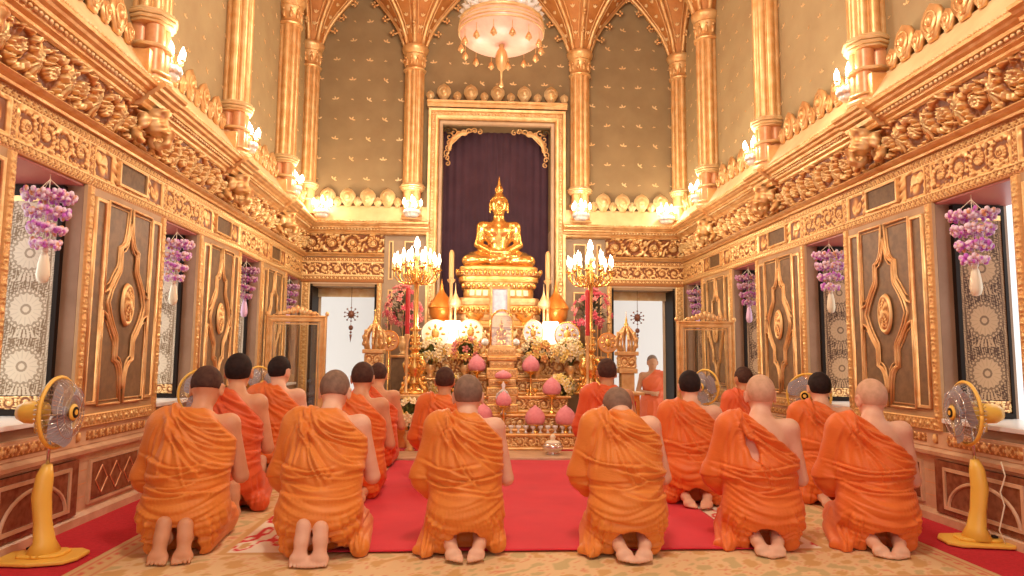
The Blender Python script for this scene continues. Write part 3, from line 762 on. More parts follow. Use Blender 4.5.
walls={s:sidewall(s) for s in(-1,1)}
# ---- wall panels: eight big painted panels between the windows --------------------------
PL={(-1,0):'first painted panel on the left wall, between the two nearest windows',(-1,1):'second painted panel along the left wall, gold oval medallion in its middle',
    (-1,2):'last painted panel on the left wall, seen over the gilt glass screen',(1,0):'first painted panel on the right wall, behind the bald kneeling man',
    (1,1):'second painted panel along the right wall, above the two middle kneeling men',(1,2):'last painted panel on the right wall, seen through the gilt glass screen',
    (-1,-1):'painted wall panel at the left edge, only its carved border showing',(1,-1):'painted wall panel at the right edge, only a sliver of carved border showing'}
for s in(-1,1):
    proto=None
    for k in(0,1,2,-1):
        if proto is None:
            p=thing('painted_panel',PL[(s,k)],'wall panel',(0,0,0),0,'painted panels between the windows'); wall_panel_parts(p,PER-2*WH,.61,ZL,(lambda s:lambda u,v,w:(-s*(w+.002),u,v))(s),WH); proto=p
        else: p=dup(proto,label=PL[(s,k)])
        p.location=(s*HW,W0+k*PER,0)
# ---- windows in the side walls: reveals, sills and open inlaid shutters ------------------
def inlay_cols(U,V,W,Ht,s=1):
    u=(U/W-.5)*2; n=sn(P3(U,V),560,2,8).reshape(U.shape); n2=sn(P3(U,V),300,6).reshape(U.shape)
    p=.36; k=V/p; y=(k-np.floor(k)-.5)*p; r=np.hypot((U-W/2),y)
    t=np.arctan2(y,U-W/2)
    light=smst(.0,.5,n+.5*n2-.1)
    med=(r<.128); ring=((r>.034)&(r<.100+.006*np.cos(16*t)))|(r<.020)|((r>.112)&(r<.126)&(np.cos(30*t)>-.2)); pet=np.zeros_like(med)
    L=np.where(med,np.where(ring|pet,.92-.22*((np.cos(16*t)>.85)&(r>.05)),.25),light*.75)
    tail=(y<-.11)&(np.abs(U-W/2)<.02+(-.11-y)*1.2); L=np.where(tail&~med,np.maximum(L,.85*(np.cos(t*40)>-.3)),L)
    e=np.minimum(U,W-U); L=np.where(e<.022,.35+.5*(n>0.2),L); L=np.where((e>.022)&(e<.028),.1,L)
    L=L[...,None]
    dark=np.array((srgb(84,56,38) if s>0 else srgb(138,114,88))[:3]); lit=np.array((srgb(196,156,116) if s>0 else srgb(228,212,186))[:3])  # left-wall inlay paler: its daylight is put into the colours
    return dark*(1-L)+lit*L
def windows():
    n=0
    proto={}
    for s in(-1,1):
        for k in(0,1,2,3,-1):
            n+=1
            if k==0 or s not in proto:
                wn=struct(bpy.data.objects.new('window_%d'%n,None)); COL.objects.link(wn); proto.setdefault(s,wn)
                X=lambda d:s*d
                m=MB(); m.cbox(X(.0),X(.52),-WH,WH,ZS-.03,ZS); m.cbox(-X(.03),X(.0),-WH-.01,WH+.01,ZS-.03,ZS); build(m,'sill',M['whitemarble'],wn,bevel=.004)
                build(MB().cbox(X(.004),X(.52),-WH,WH,ZL-.012,ZL),'soffit',M['soffit'],wn)
                for q in(-1,1):
                    y=q*(WH-.02)
                    fr=MB(); x0,x1=.10,.47; z0,z1=ZS+.003,ZL-.02
                    fr.cbox(X(x0),X(x0+.03),y-.018,y+.018,z0,z1); fr.cbox(X(x1-.022),X(x1),y-.018,y+.018,z0,z1); fr.cbox(X(x0+.03),X(x1-.022),y-.018,y+.018,z0,z0+.035); fr.cbox(X(x0+.03),X(x1-.022),y-.018,y+.018,z1-.07,z1)
                    sh=build(fr,'shutter_frame',M['black'],wn)
                    Wd=x1-x0-.052; Ht=z1-z0-.105-.09; U=np.linspace(0,Wd,110); V=np.linspace(0,Ht,430); uu,vv=np.meshgrid(U,V,indexing='ij')
                    for f_,yy in((-1,y-.010),(1,y+.010)):
                        nu,nv=uu.shape; i,j=np.meshgrid(np.arange(nu-1),np.arange(nv-1),indexing='ij'); a=(i*nv+j).ravel()
                        if f_*q>0: continue
                        mk(np.stack([X(x0+.03+uu.ravel()),np.full(uu.size,yy),z0+.125+vv.ravel()],1),np.stack([a,a+nv,a+nv+1,a+1],1),'inlaid_leaf',M['inlay'],sh,{'col':inlay_cols(uu,vv,Wd,Ht,s).reshape(-1,3)})
                    build(MB().cbox(X(x0+.03),X(x1-.022),y-.009,y+.009,z0+.035,z1-.07),'leaf_core',M['black'],sh)
                    rl=relief('gilt_foot_band',x0+.03,x1-.022,z0+.035,z0+.125,lambda u,v:scroll(u,v-z0-.035,.1,.09,4),lambda u,v,w:(X(u),y-q*(w+.010),v),.006,0,.005,sh)
                    build(MB().cbox(X(x0+.03),X(x1-.022),y-.014,y+.014,z1-.105,z1-.07),'gilt_head_band',M['gold'],sh)
                if not proto.get(s) is wn: pass
                proto[s]=wn
            else:
                wn=dup(proto[s]); wn.name='window_%d'%n
            wn.location=(s*HW,W0+k*PER,0)
windows()
# ---- back wall with its niche and two doorways ------------------------------------------
NX=.825; NZ=4.60; DX0,DX1=1.76,2.74; DZ=2.14
def backwall():
    w=MB(); y0,y1=YB,YB+.45
    w.cbox(-HW,-DX1,y0,y1,0,DZ); w.cbox(DX1,HW,y0,y1,0,DZ)
    for s in(-1,1): w.cbox(s*DX0,s*NX,y0,y1,0,DZ); w.cbox(s*HW,s*NX,y0,y1,DZ,3.0)
    wall=struct(build(w,'wall_back',M['beige']))
    u=MB(); 
    for s in(-1,1): u.cbox(s*HW,s*NX,y0,y1,3.0,7.2)
    u.cbox(-NX,NX,y0,y1,NZ,7.2); build(u,'upper_wall',M['wallback'],wall)
    # niche lined with an aubergine curtain
    c=MB(); U=np.linspace(-NX-.1,NX+.1,220); V=np.linspace(.0,NZ+.1,4)
    c.grid(U,V,lambda a,b:(a,YB+.30+.012*np.sin(a*55+.8*np.sin(a*7))+0*b,b)); build(c,'niche_curtain',M['purple'],wall,True)
    nb=MB(); nb.cbox(-NX-.1,-NX,y1,YB+.7,0,NZ+.1); nb.cbox(NX,NX+.1,y1,YB+.7,0,NZ+.1); nb.cbox(-NX-.1,NX+.1,y1,YB+.7,NZ,NZ+.12); nb.cbox(-NX-.1,NX+.1,YB+.65,YB+.75,0,NZ+.1); build(nb,'niche_lining',M['purple'],wall)
    # sprigs
    mt=MB()
    for i,z in enumerate(np.arange(3.72,6.9,.31)):
        for j,x in enumerate(np.arange(-2.70,2.75,.245)):
            if abs(x)<1.05 and z<5.2: continue
            if abs(abs(x)-1.26)<.13 or abs(x)>2.72: continue
            motif(mt,xback,x,z,.040 if (i+j)%2 else .018,.6*math.sin(i*3.7+j*2.1))
    build(mt,'gilded_sprig',M['gold_pale'],wall)
    # stone pilaster faces between door and niche with slender insets
    p=MB(); q=MB(); g=MB()
    for s in(-1,1):
        a,b=sorted((s*.84,s*1.66)); p.cbox(a,b,YB,YB-.04,0,2.87)
        for cx,wd in((1.56,.05),(1.27,.17),(.98,.06)):
            for z0,z1 in((.75,2.05),(2.22,2.78)):
                if wd<.1 and z0<1: z1=2.05
                u0,u1=s*cx-wd/2,s*cx+wd/2
                g.rframe(u0,u1,z0,z1,[(-.008,.04),(-.008,.054),(.010,.054),(.010,.04)],xback); q.prism([(u0,z0),(u1,z0),(u1,z1),(u0,z1)],.044,xback)
    pl=build(p,'pilaster',M['pilaster'],wall); build(q,'pilaster_inset',M['inset'],pl); build(g,'pilaster_moulding',M['gold'],pl)
    # niche frame: pale band and carved gilt band
    f=MB(); pr=[(0,.0),(0,.07),(.01,.08),(.045,.08),(.055,.06),(.055,0)]
    f.rframe(-NX,NX,.0,NZ,pr,xback); build(f,'niche_band',M['beige'],wall)
    f=MB(); f.rframe(-NX-.055,NX+.055,-.1,NZ+.055,[(0,0),(0,.13),(.02,.15),(.05,.155),(.06,.13),(.11,.13),(.12,.165),(.155,.17),(.16,.02)],xback); nf=build(f,'niche_frame',M['gold'],wall)
    bd=MB()
    for z in np.arange(.4,NZ+.15,.05):
        for s in(-1,1): bd.ell(xback(s*(NX+.14),z,.135),(.022,.014,.018),6,4)
    for x in np.arange(-NX-.15,NX+.16,.05): bd.ell(xback(x,NZ+.14,.135),(.018,.014,.022),6,4)
    build(bd,'niche_beading',M['gold_pale'],nf,True)
    tp=MB(); tp.sweep([(0,NZ+.24),(.15,NZ+.24),(.17,NZ+.28),(.20,NZ+.30),(.20,NZ+.33),(0,NZ+.34)],[((-1.06,YB,0),(0,-1,0),(0,0,1)),((1.06,YB,0),(0,-1,0),(0,0,1))]); build(tp,'niche_cornice',M['gold'],nf)
    cr=MB()
    for i,x in enumerate(np.linspace(-1.02,1.02,11)): antefix(cr,lambda a,b,c:(a,YB-.05-c,b),x,NZ+.34,.15 if i%2==0 else .26)
    build(cr,'niche_crest',M['gold_pale'],nf,True)
    # openwork gilt corners in front of the curtain
    co=MB()
    for s in(-1,1):
        for i in range(7):
            t=i/6; r_=.07-.025*t
            for cx,cz in((NX-.08-.48*t,NZ-.08-.02*math.sin(t*6)),(NX-.08-.02*math.sin(t*6),NZ-.08-.50*t)):
                a0=i*1.3
                co.tube([(s*(cx+r_*(1-k/14)*math.cos(a0+k*.62)),YB+.05,cz+r_*(1-k/14)*math.sin(a0+k*.62)) for k in range(13)],.011,5)
        for k in range(12):
            t=k/11*PI/2; co.ell((s*(NX-.34+.24*math.sin(t)),YB+.05,NZ-.34+.24*math.cos(t)),(.04,.014,.04),7,4)
        co.tube([(s*(NX-.50),YB+.05,NZ-.05),(s*(NX-.28),YB+.05,NZ-.13),(s*(NX-.13),YB+.05,NZ-.28),(s*(NX-.05),YB+.05,NZ-.50)],.012,6)
    build(co,'openwork_corner',M['gold'],nf,True)
    # entablature along the back
    for s in(-1,1):
        a,b=sorted((s*1.66,s*HW)); e=MB()
        P_=lambda x:((x,YB,0),(0,-1,0),(0,0,1))
        prof=[(0,2.87),(.085,2.875),(.10,2.89),(.105,2.905),(.135,2.92),(.145,2.945),(.18,2.955),(.185,2.975),(.215,2.985),(.225,3.0),(.25,3.01),(.255,3.03),(.235,3.045),(.215,3.04),(0,3.04)]
        e.sweep(prof,[P_(a),P_(b)]); c0,c1=sorted((s*1.0,s*1.72)); e.sweep([(w*1.0+(.05 if w else 0),z) for w,z in prof],[P_(c0),P_(c1)])
        e.sweep([(0,2.545),(.045,2.545),(.05,2.56),(.085,2.57),(.10,2.58),(.085,2.59),(.06,2.605),(0,2.61)],[P_(a),P_(b)])
        en=struct(build(e,'trim_3' if s<0 else 'trim_4',M['gold']))
        build(MB().sweep([(0,3.03),(.225,3.035),(.21,3.05),(.05,3.29),(.045,3.31),(0,3.31)],[P_(min(s*1.0,s*HW)),P_(max(s*1.0,s*HW))]),'cornice_slope',M['apron'],en)
        bd=MB()
        for x in np.arange(1.0,2.7,.047): bd.ell((s*x,YB-.175,2.938),(.018,.014,.014),6,4); bd.ell((s*x,YB-.255,3.045),(.016,.015,.013),6,4)
        build(bd,'beading',M['gold_pale'],en,True)
        relief('frieze_carving',a,b,2.61,2.875,lambda u,v:scroll(u-a,v-2.61,.30,.265,8),xback,.05,.02,.0065,en,cove=lambda v:.05*smst(2.62,2.9,v))
        def lh(u,v):
            h=np.where(v<2.262,guill(u,v-2.19,.072,.06),np.where(v>2.468,guill(u,v-2.468,.072,.06),scroll(u-s*2.25,v-2.28,.19,.17,5)*.9))
            return np.where((v>2.262)&(v<2.28)|(v>2.45)&(v<2.468),.8,h)
        relief('lintel_carving',a,b,2.16,2.54,lh,xback,.02,.012,.006,en)
        for x0,x1 in((DX0-.075,DX0),(DX1,HW-.02)):
            aa,bb=sorted((s*x0,s*x1)); relief('door_border',aa,bb,.0,2.16,lambda u,v:guill(v,u-aa,bb-aa,.075),xback,.016,.03,.006,en,m='relief_bright')
        cx=MB(); 
        for i,x in enumerate(np.linspace(1.48,2.66,9)): antefix(cx,lambda a_,b_,c_:(a_,YB-c_,b_),s*x,3.29,.15 if i%2==0 else .28)
        build(cx,'crest',M['gold_pale'],en,True)
    return wall
backwall()
for i,s in enumerate((-1,1)):      # doorways: black jamb, one leaf folded back, soffit
    d=struct(bpy.data.objects.new('door_%d'%(i+1),None)); COL.objects.link(d); d.location=(s*2.25,YB,0)
    m=MB()
    for q in(-1,1): m.cbox(q*.49,q*.455,.02,.45,0,DZ)
    build(m,'jamb',M['black'],d)
    build(MB().cbox(-.49,.49,.02,.45,DZ-.03,DZ),'door_head',M['field'],d)
    m=MB().box((s*.53,.78,DZ/2),(.05,.62,DZ),rotz(-s*.27)); build(m,'door_leaf',M['beige'],d)
    m=MB().cbox(-.455,.455,.40,.43,1.98,DZ-.03); build(m,'transom',M['gold_pale'],d)
# ---- floor, rug, carpets ---------------------------------------------------------------
struct(build(MB().cbox(-HW-.5,HW+.5,-3,YB+.45,-.12,-.02),'floor',M['stonefloor']))
ct=build(MB().cbox(-HW,HW,-2.6,7.35,-.02,.0),'wall_to_wall_carpet',M['carpet']); tag(ct,'crimson carpet covering the hall floor along both walls','carpet')
def rugpat(U,V,w,l):
    n=sn(P3(U,V),34,21).reshape(U.shape); n2=sn(P3(U,V),70,22).reshape(U.shape)
    e=np.minimum(np.minimum(U,w-U),np.minimum(V,l-V))
    beige=np.array(srgb(228,196,144)[:3]); gold_=np.array(srgb(210,166,104)[:3]); red=np.array(srgb(214,116,84)[:3]); cream=np.array(srgb(240,226,200)[:3]); crim=np.array(srgb(214,56,56)[:3]); green=np.array(srgb(200,178,124)[:3])
    c=np.broadcast_to(beige,U.shape+(3,)).copy()
    a=n+.6*n2; c[a>.7]=gold_; c[(a<-.9)]=green; c[np.abs(a-.1)<.07]=red*.6+beige*.4
    st=(np.mod(U,.075)<.04)
    b=(e<.16); c[b]=gold_*.5+beige*.5
    c[(e>.035)&(e<.05)]=red; m=(e>.07)&(e<.10)&(np.mod(U+V,.09)<.045); c[m]=red; c[(e>.13)&(e<.145)]=red*.6+gold_*.4
    # cream field with crimson flourishes behind the beige border zone
    f=e>.62
    c[f]=cream
    wv=n*.5+.5*np.sin(U*5+2*np.sin(V*4)); m=f&(np.abs(wv)<.16); c[m]=crim; m=f&(e<.66); c[m]=gold_
    m=f&(a>1.15); c[m]=gold_
    return c
RX0,RX1,RY0,RY1=-2.34,2.37,3.36,7.25
U=np.linspace(0,RX1-RX0,330); V=np.linspace(0,RY1-RY0,270); uu,vv=np.meshgrid(U,V,indexing='ij'); i,j=np.meshgrid(np.arange(329),np.arange(269),indexing='ij'); a=(i*270+j).ravel()
rg=mk(np.stack([RX0+uu.ravel(),RY0+vv.ravel(),np.full(uu.size,.006)],1),np.stack([a,a+270,a+271,a+1],1),'patterned_rug',M['rug'],None,{'col':rugpat(uu,vv,RX1-RX0,RY1-RY0).reshape(-1,3)})
sd=rg.modifiers.new('t','SOLIDIFY'); sd.thickness=.006; sd.offset=-1
tag(rg,'beige and cream patterned rug with a narrow red edge under the kneeling rows','rug')
m=MB(); m.grid(np.linspace(-1.12,1.30,90),np.linspace(3.98,7.30,120),lambda a,b:(a,b,.014+.0025*np.sin(b*7+np.sin(a*3))+.002*np.sin(a*9)+0*a))
rc=build(m,'red_runner',M['carpet_bright'],None,True); sd=rc.modifiers.new('t','SOLIDIFY'); sd.thickness=.006; sd.offset=-1; tag(rc,'bright red carpet runner laid over the rug up to the altar','carpet')
# raised altar platform floor
pf=build(MB().cbox(-1.72,1.72,7.36,YB-.19,-.02,.035),'altar_platform',M['palemarble'],bevel=.006); tag(pf,'low cream marble platform carrying the altar','platform')
for s,l in((-1,'narrow crimson cloth strip on the platform left of the altar'),(1,'narrow crimson cloth strip on the platform right of the altar')):
    a,b=sorted((s*.62,s*1.7)) ; o=build(MB().cbox(a,b,7.9,8.25,.035,.045),'red_cloth_strip',M['carpet_bright']); tag(o,l,'cloth')
# ---- ceiling and open air --------------------------------------------------------------
struct(build(MB().cbox(-HW-.5,HW+.5,-2.6,YB+.5,7.15,7.3),'ceiling',M['vault']))
struct(build(MB().cbox(-9,9,YB+.45,22,-.72,-.60),'ground',M['outwall'])); 
struct(build(MB().cbox(-7,7,14.5,14.7,-.6,3.2),'wall_courtyard',M['outwall']))
m=MB()
for s in(-1,1): m.cbox(s*1.6,s*2.9,YB+.45,YB+.95,-.6,-.12); m.cbox(s*1.6,s*2.9,YB+.95,YB+1.3,-.6,-.36)
struct(build(m,'floor_steps',M['stonefloor']))
# ------------------------------------------------------------ altar materials
M['redwax']=mat('red wax',srgb(206,44,40),.4)
M['ivory']=mat('amber wax',srgb(236,176,112),.45,sss=.1)
M['cream']=mat('cream enamel',srgb(250,238,206),.35)
M['amber']=mat('amber gilt lacquer',srgb(240,158,70),.3,.55,c2=srgb(228,138,54),nscale=9)
M['pinkbloom']=mat('pink dyed bloom',srgb(252,164,170),.8,0,c2=srgb(244,146,154),nscale=30,bump=.9,bscale=160,bdist=.008)
M['leaf']=mat('leaf green',srgb(92,104,52),.6,0,c2=srgb(130,136,70),nscale=20)
M['leafdark']=mat('dark leaf',srgb(62,58,40),.6,0,c2=srgb(96,84,52),nscale=20)
M['petal_yellow']=mat('yellow petals',srgb(246,212,118),.6); M['petal_cream']=mat('cream petals',srgb(250,230,184),.6); M['petal_orange']=mat('peach petals',srgb(244,176,108),.6)
M['petal_pink']=mat('pink petals',srgb(228,142,130),.6); M['petal_rose']=mat('rose petals',srgb(214,84,96),.6); M['petal_violet']=mat('violet petals',srgb(190,96,190),.55); M['petal_lilac']=mat('lilac petals',srgb(240,200,232),.55)
M['crystal']=mat('cut crystal',srgb(250,244,236),.12,.0,spec=.8,coat=.5)
M['bulb']=mat('lit bulb',srgb(255,240,214),.3,emit=((1,.86,.62,1),14))
M['lightpanel']=mat('backlit panel',srgb(250,250,252),.3,emit=((.93,.96,1,1),1.3))
M['gildcarve']=gold('carved altar gilt',srgb(252,206,124),srgb(232,160,80),.34,.65,.8,55)
M['silver']=mat('silver',srgb(230,220,210),.2,.8)
M['photo']=mat('faded portrait print',srgb(222,220,226),.4,0,c2=srgb(186,184,200),nscale=14)
def glassmat(name,tint=(1,1,1,1),mix=.12,rough=.03):
    t=NT(name); n=t.n; tr=n.new('ShaderNodeBsdfTransparent'); tr.inputs[0].default_value=tint; gl=n.new('ShaderNodeBsdfGlossy'); gl.inputs['Roughness'].default_value=rough
    mx=n.new('ShaderNodeMixShader'); mx.inputs[0].default_value=mix; t.link(tr.outputs[0],mx.inputs[1]); t.link(gl.outputs[0],mx.inputs[2]); t.link(mx.outputs[0],n['Material Output'].inputs[0]); return t.m
M['glass']=glassmat('clear glass',(.97,.96,.93,1),.10)
M['glassdome']=glassmat('bright glass',(1,.99,.96,1),.16)
# ---- tiers
def tier(name,label,x0,x1,y0,y1,z0,z1,seed,amp=.012,xc=0):
    t=thing(name,label,'altar',((x0+x1)/2,(y0+y1)/2,z0)); cx,cy=(x0+x1)/2,(y0+y1)/2; hx,hy,H=(x1-x0)/2,(y1-y0)/2,z1-z0
    b=MB().cbox(-hx,hx,-hy,hy,0,H)
    build(b,'carcass',M['gildcarve'],t)
    m=MB(); pr=lambda z,w,hh:[(0,0),(w,0),(w*1.3,hh*.5),(w,hh),(0,hh)]
    for z,w,hh in((0,.025,.03),(H-.03,.03,.03)):
        m.rframe(-hx,hx,-hy,hy,[(0,z),(w,z),(w*1.35,z+hh*.5),(w,z+hh),(0,z+hh)],lambda u,v,w_:(u,v,w_))
    build(m,'moulding',M['gold'],t)
    if H>.1:
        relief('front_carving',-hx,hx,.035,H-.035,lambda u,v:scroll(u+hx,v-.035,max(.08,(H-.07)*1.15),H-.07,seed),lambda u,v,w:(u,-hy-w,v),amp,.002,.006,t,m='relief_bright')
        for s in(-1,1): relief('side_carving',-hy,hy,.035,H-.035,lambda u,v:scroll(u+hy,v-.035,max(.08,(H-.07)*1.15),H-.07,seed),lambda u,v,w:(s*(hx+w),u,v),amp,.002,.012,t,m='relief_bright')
    return t
CX=.03; PZ=.035
tier('altar_tier','lowest and widest carved gilt step at the front of the altar',CX-.80,CX+.84,7.98,9.95,PZ,.22,31)
tier('altar_tier','second carved gilt step of the altar, carrying the two front pink domes',CX-.76,CX+.80,8.2,9.94,.22,.42,32)
tier('altar_tier','third gilt step of the altar, below the narrow central stack',CX-.76,CX+.80,8.42,9.93,.42,.62,33)
tier('altar_tier','fourth gilt step of the altar, beneath the flower vases',CX-1.0,CX+1.05,8.66,9.92,.62,.82,34)
tier('altar_tier','fifth altar step, a long table under the round fans and bouquets',CX-1.05,CX+1.05,8.95,9.91,.82,1.10,35)
tier('altar_tier','topmost altar step, right below the conical covered bowls',CX-.95,CX+.95,9.28,9.90,1.10,1.50,36)
for i,(hw,y0,z0,z1,yb) in enumerate(((.19,8.3,.42,.53,8.375),(.17,8.32,.53,.62,8.375),(.19,8.32,.62,.73,8.61),(.165,8.38,.73,.82,8.61),(.19,8.42,.82,.95,8.90),(.15,8.48,.95,1.04,8.90),(.18,8.46,1.04,1.10,8.90),(.165,8.52,1.10,1.20,9.15))):
    if i==0: st=thing('stepped_pedestal','narrow stepped gilt pedestal rising in the middle of the altar under the glass dome','pedestal',(CX,8.6,.42))
    o=MB().cbox(-hw,hw,y0-8.6,yb-8.6,z0-.42,z1-.42); build(o,'pedestal_step',M['gildcarve'] if i%2==0 else M['gold'],st,bevel=.008)
    relief('step_carving',-hw+.01,hw-.01,z0-.42+.015,z1-.42-.015,lambda u,v:guill(u,v-z0+.42-.015,z1-z0-.03,.07),lambda u,v,w:(u,y0-8.6-w,v),.010,.0,.005,st,m='relief_bright')
# ---- Buddha throne: stepped lotus pedestal
def lotus_throne():
    t=thing('lotus_throne','stepped gilt lotus throne under the seated golden statue','pedestal',(CX,9.97,1.5)); t.scale=(1,1,.912)
    lv=[(.62,.0,.10,.0),(.60,.10,.20,.02),(.61,.20,.34,.0),(.58,.34,.46,.0),(.50,.46,.60,.0),(.53,.60,.70,.0),(.57,.70,.80,.0),(.61,.80,.88,.0),(.56,.88,.955,.0)]
    for i,(hw,z0,z1,_) in enumerate(lv):
        m=MB(); n=32; hy=.24 if hw>.6 else .23; 
        prof=[(hw*.97,z0),(hw,z0+.01),(hw*1.01,(z0+z1)/2),(hw,z1-.01),(hw*.97,z1)]
        V=[]
        sq=lambda a,e: math.copysign(abs(a)**e,a)
        for r,z in prof: V+=[(r*sq(math.cos(2*PI*k/n),.35),(hy*r/hw)*1.0*sq(math.sin(2*PI*k/n),.35),z) for k in range(n)]
        F=[(a*n+k,a*n+(k+1)%n,(a+1)*n+(k+1)%n,(a+1)*n+k) for a in range(4) for k in range(n)]+[tuple(range(n))[::-1],tuple(4*n+k for k in range(n))]
        m.add(V,F); build(m,'throne_step',M['gold'] if i%2 else M['gildcarve'],t,bevel=.004)
    for z,hw,c,up in((.64,.53,15,1),(.855,.62,19,-1),(.27,.61,17,1)):
        m=MB()
        for k in range(c):
            x=-hw+.03+(2*hw-.06)*k/(c-1); m.ell((x,-.245,z),(hw/c*.85,.022,.045),8,6)
        build(m,'lotus_petal_row',M['gold_fine'],t,True)
    m=MB()
    for k in range(9): m.box((-.38+.095*k,-.24,.53),(.07,.02,.09))
    build(m,'enamel_tablets',M['cream'],t,bevel=.006)
lotus_throne()
def buddha():
    t=thing('buddha_statue','golden seated meditating statue with a flame finial on the lotus throne','statue',(CX,10.03,2.372)); t.scale=(1.27,1.1,1.075)
    f=Field((-.46,-.30,-.01),(.46,.26,1.30),.0095)
    for s in(-1,1):
        f.cap((s*.12,.02,.10),(s*.33,-.09,.085),.105,.085,.05)       # thighs
        f.cap((s*.33,-.09,.085),(-s*.08,-.19,.075 if s>0 else .12),.075,.05,.04)
        f.cap((-s*.06,-.20,.09 if s>0 else .14),(-s*.20,-.17,.10 if s>0 else .15),.036,.026,.03)
        f.cap((s*.190,.0,.575),(s*.228,.0,.32),.058,.046,.05)          # upper arms
        f.cap((s*.228,.0,.32),(s*.09,-.19,.205),.05,.034,.04)
        f.cap((s*.09,-.19,.195),(-s*.03,-.20,.185),.034,.026,.02)
        for q in range(4): f.cap((-s*.0,-.205+.014*q-.01,.19),(-s*.085,-.215+.016*q,.185),.011,.009,.008)
        f.cap((s*.05,-.20,.20),(s*.01,-.205,.235),.012,.010,.008)
    f.cap((-.26,0,.12),(.26,0,.12),.11,None,.06); f.ell((0,.0,.10),(.25,.16,.11),.05)
    f.ell((0,.02,.30),(.118,.10,.18),.06); f.ell((0,.01,.47),(.165,.115,.17),.06); f.cap((-.17,.005,.575),(.17,.005,.575),.064,None,.06)
    for s in(-1,1): f.ell((s*.085,-.075,.50),(.075,.045,.06),.04)
    f.cap((0,.01,.60),(0,.0,.74),.075,.062,.04)
    f.ell((0,.0,.88),(.098,.105,.125),.02); f.ell((0,-.03,.80),(.07,.075,.08),.03); f.ell((0,-.085,.742),(.026,.02,.018),.02)
    f.cap((0,-.098,.87),(0,-.118,.825),.010,.018,.012); f.ell((0,-.10,.785),(.03,.014,.009),.008)
    for s in(-1,1):
        f.cap((s*.02,-.10,.893),(s*.065,-.082,.89),.008,.006,.01); f.ell((s*.038,-.094,.868),(.022,.012,.008),.006)
        f.cap((s*.10,.0,.90),(s*.104,-.005,.77),.017,.013,.008)
    f.cap((.21,-.03,.62),(-.13,-.09,.30),.010,.008,.012)              # edge of the robe across the chest
    f.cap((.13,-.10,.60),(.11,-.115,.40),.016,.014,.012)
    V,Q=f.mesh(); V=relax(V,Q,1,.4); mk(V,Q,'body',M['gold_fine'],t)
    g=Field((-.15,-.15,.80),(.15,.15,1.30),.008)
    d=g.ell((0,.006,.90),(.106,.112,.125),ret=True); g.smin(d,0); g.ell((0,.0,1.01),(.05,.05,.05),.02)
    X,Y,Z=g.g; g.cut(-(Z-(.915+.25*(-Y-.02)*0+.06*np.clip(-Y/.1,0,1))))
    V,Q=g.mesh(); N=normals(V,Q); V=V+N*(.004*np.abs(np.sin(V[:,0]*150)*np.sin(V[:,2]*150)*1.0))[:,None]
    mk(V,Q,'curled_hair',M['gold_fine'],t)
    m=MB(); m.lathe([(.035,1.03),(.042,1.05),(.03,1.075),(.034,1.10),(.022,1.14),(.014,1.19),(.004,1.27),(.001,1.285)],(0,0,0),12,lobes=6,la=.15)
    for k in range(6):
        a=2*PI*k/6; m.tube([(.03*math.cos(a),.03*math.sin(a),1.05),(.042*math.cos(a),.042*math.sin(a),1.09),(.024*math.cos(a),.024*math.sin(a),1.15)],[.009,.008,.003],6)
    build(m,'flame_finial',M['gold_fine'],t,True)
    m=MB(); m.lathe([(.40,-.0),(.42,.01),(.40,.02)],(0,-.02,0),32,sy=.52); build(m,'cushion',M['gold_fine'],t)
buddha()
# ---- small altar pieces --------------------------------------------------------------------
def lathe_thing(name,label,cat,loc,parts,group=None,seg=20):
    t=thing(name,label,cat,loc,0,group)
    for nm,prof,m in parts: build(MB().lathe(prof,(0,0,0),seg),nm,M[m],t,True,auto=45)
    return t
for s in(-1,1):
    sd='left' if s<0 else 'right'
    lathe_thing('covered_bowl','tall amber gilt bowl with a conical lid, %s of the statue'%sd,'bowl',(CX+s*.80,9.62,1.50),[('bowl',[(.15,0),(.17,.01),(.165,.05),(.13,.07),(.12,.09),(.15,.12),(.165,.18),(.17,.24),(.165,.25)],'amber'),('lid',[(.18,.245),(.19,.26),(.175,.29),(.14,.35),(.085,.42),(.04,.48),(.022,.54),(.026,.56),(.01,.60),(.002,.66)],'amber')])
    lathe_thing('white_spire_bowl','small cream lotus-shaped vessel with a thin spire, %s of the throne'%sd,'vessel',(CX+s*.60,9.345,1.50),[('stem',[(.038,0),(.04,.01),(.02,.05),(.015,.20),(.03,.26)],'gold'),('cup',[(.02,.24),(.06,.25),(.088,.28),(.075,.32),(.04,.38),(.015,.44),(.006,.50),(.002,.58)],'gold_pale')])
    lathe_thing('altar_candle','tall amber candle on a gilt holder, %s of the statue'%sd,'candle',(CX+s*(.665),9.46,1.50),[('holder',[(.07,0),(.075,.02),(.03,.06),(.018,.20),(.04,.34),(.02,.42),(.024,.58),(.055,.62),(.055,.64),(.02,.65)],'gold'),('candle',[(.034,.65),(.034,1.00),(.020,1.04),(.002,1.05)],'ivory')])
    lathe_thing('offering_bowl','squat gilt offering bowl beside the portrait, %s side'%sd,'bowl',(CX+s*.34,9.40,1.50),[('bowl',[(.07,0),(.08,.01),(.04,.04),(.05,.07),(.12,.12),(.135,.17),(.125,.18),(.10,.16),(.0,.13)],'gold_fine')])
    lathe_thing('glass_globe','small white glass globe on a stem, %s of the glass dome'%sd,'globe',(CX+s*.20,8.98,1.10),[('stem',[(.03,0),(.03,.01),(.008,.03),(.008,.13)],'gold'),('globe',[(.008,.125),(.04,.145),(.05,.175),(.04,.205),(.008,.225)],'crystal')])
pf=thing('picture_frame','small gilt frame with a pale portrait in front of the throne','picture frame',(CX,9.33,1.50))
build(MB().rframe(-.10,.10,.17,.50,[(0,0),(0,.03),(.03,.04),(.04,.02),(.04,0)],lambda u,v,w:(u,-w,v)),'frame',M['gold'],pf)
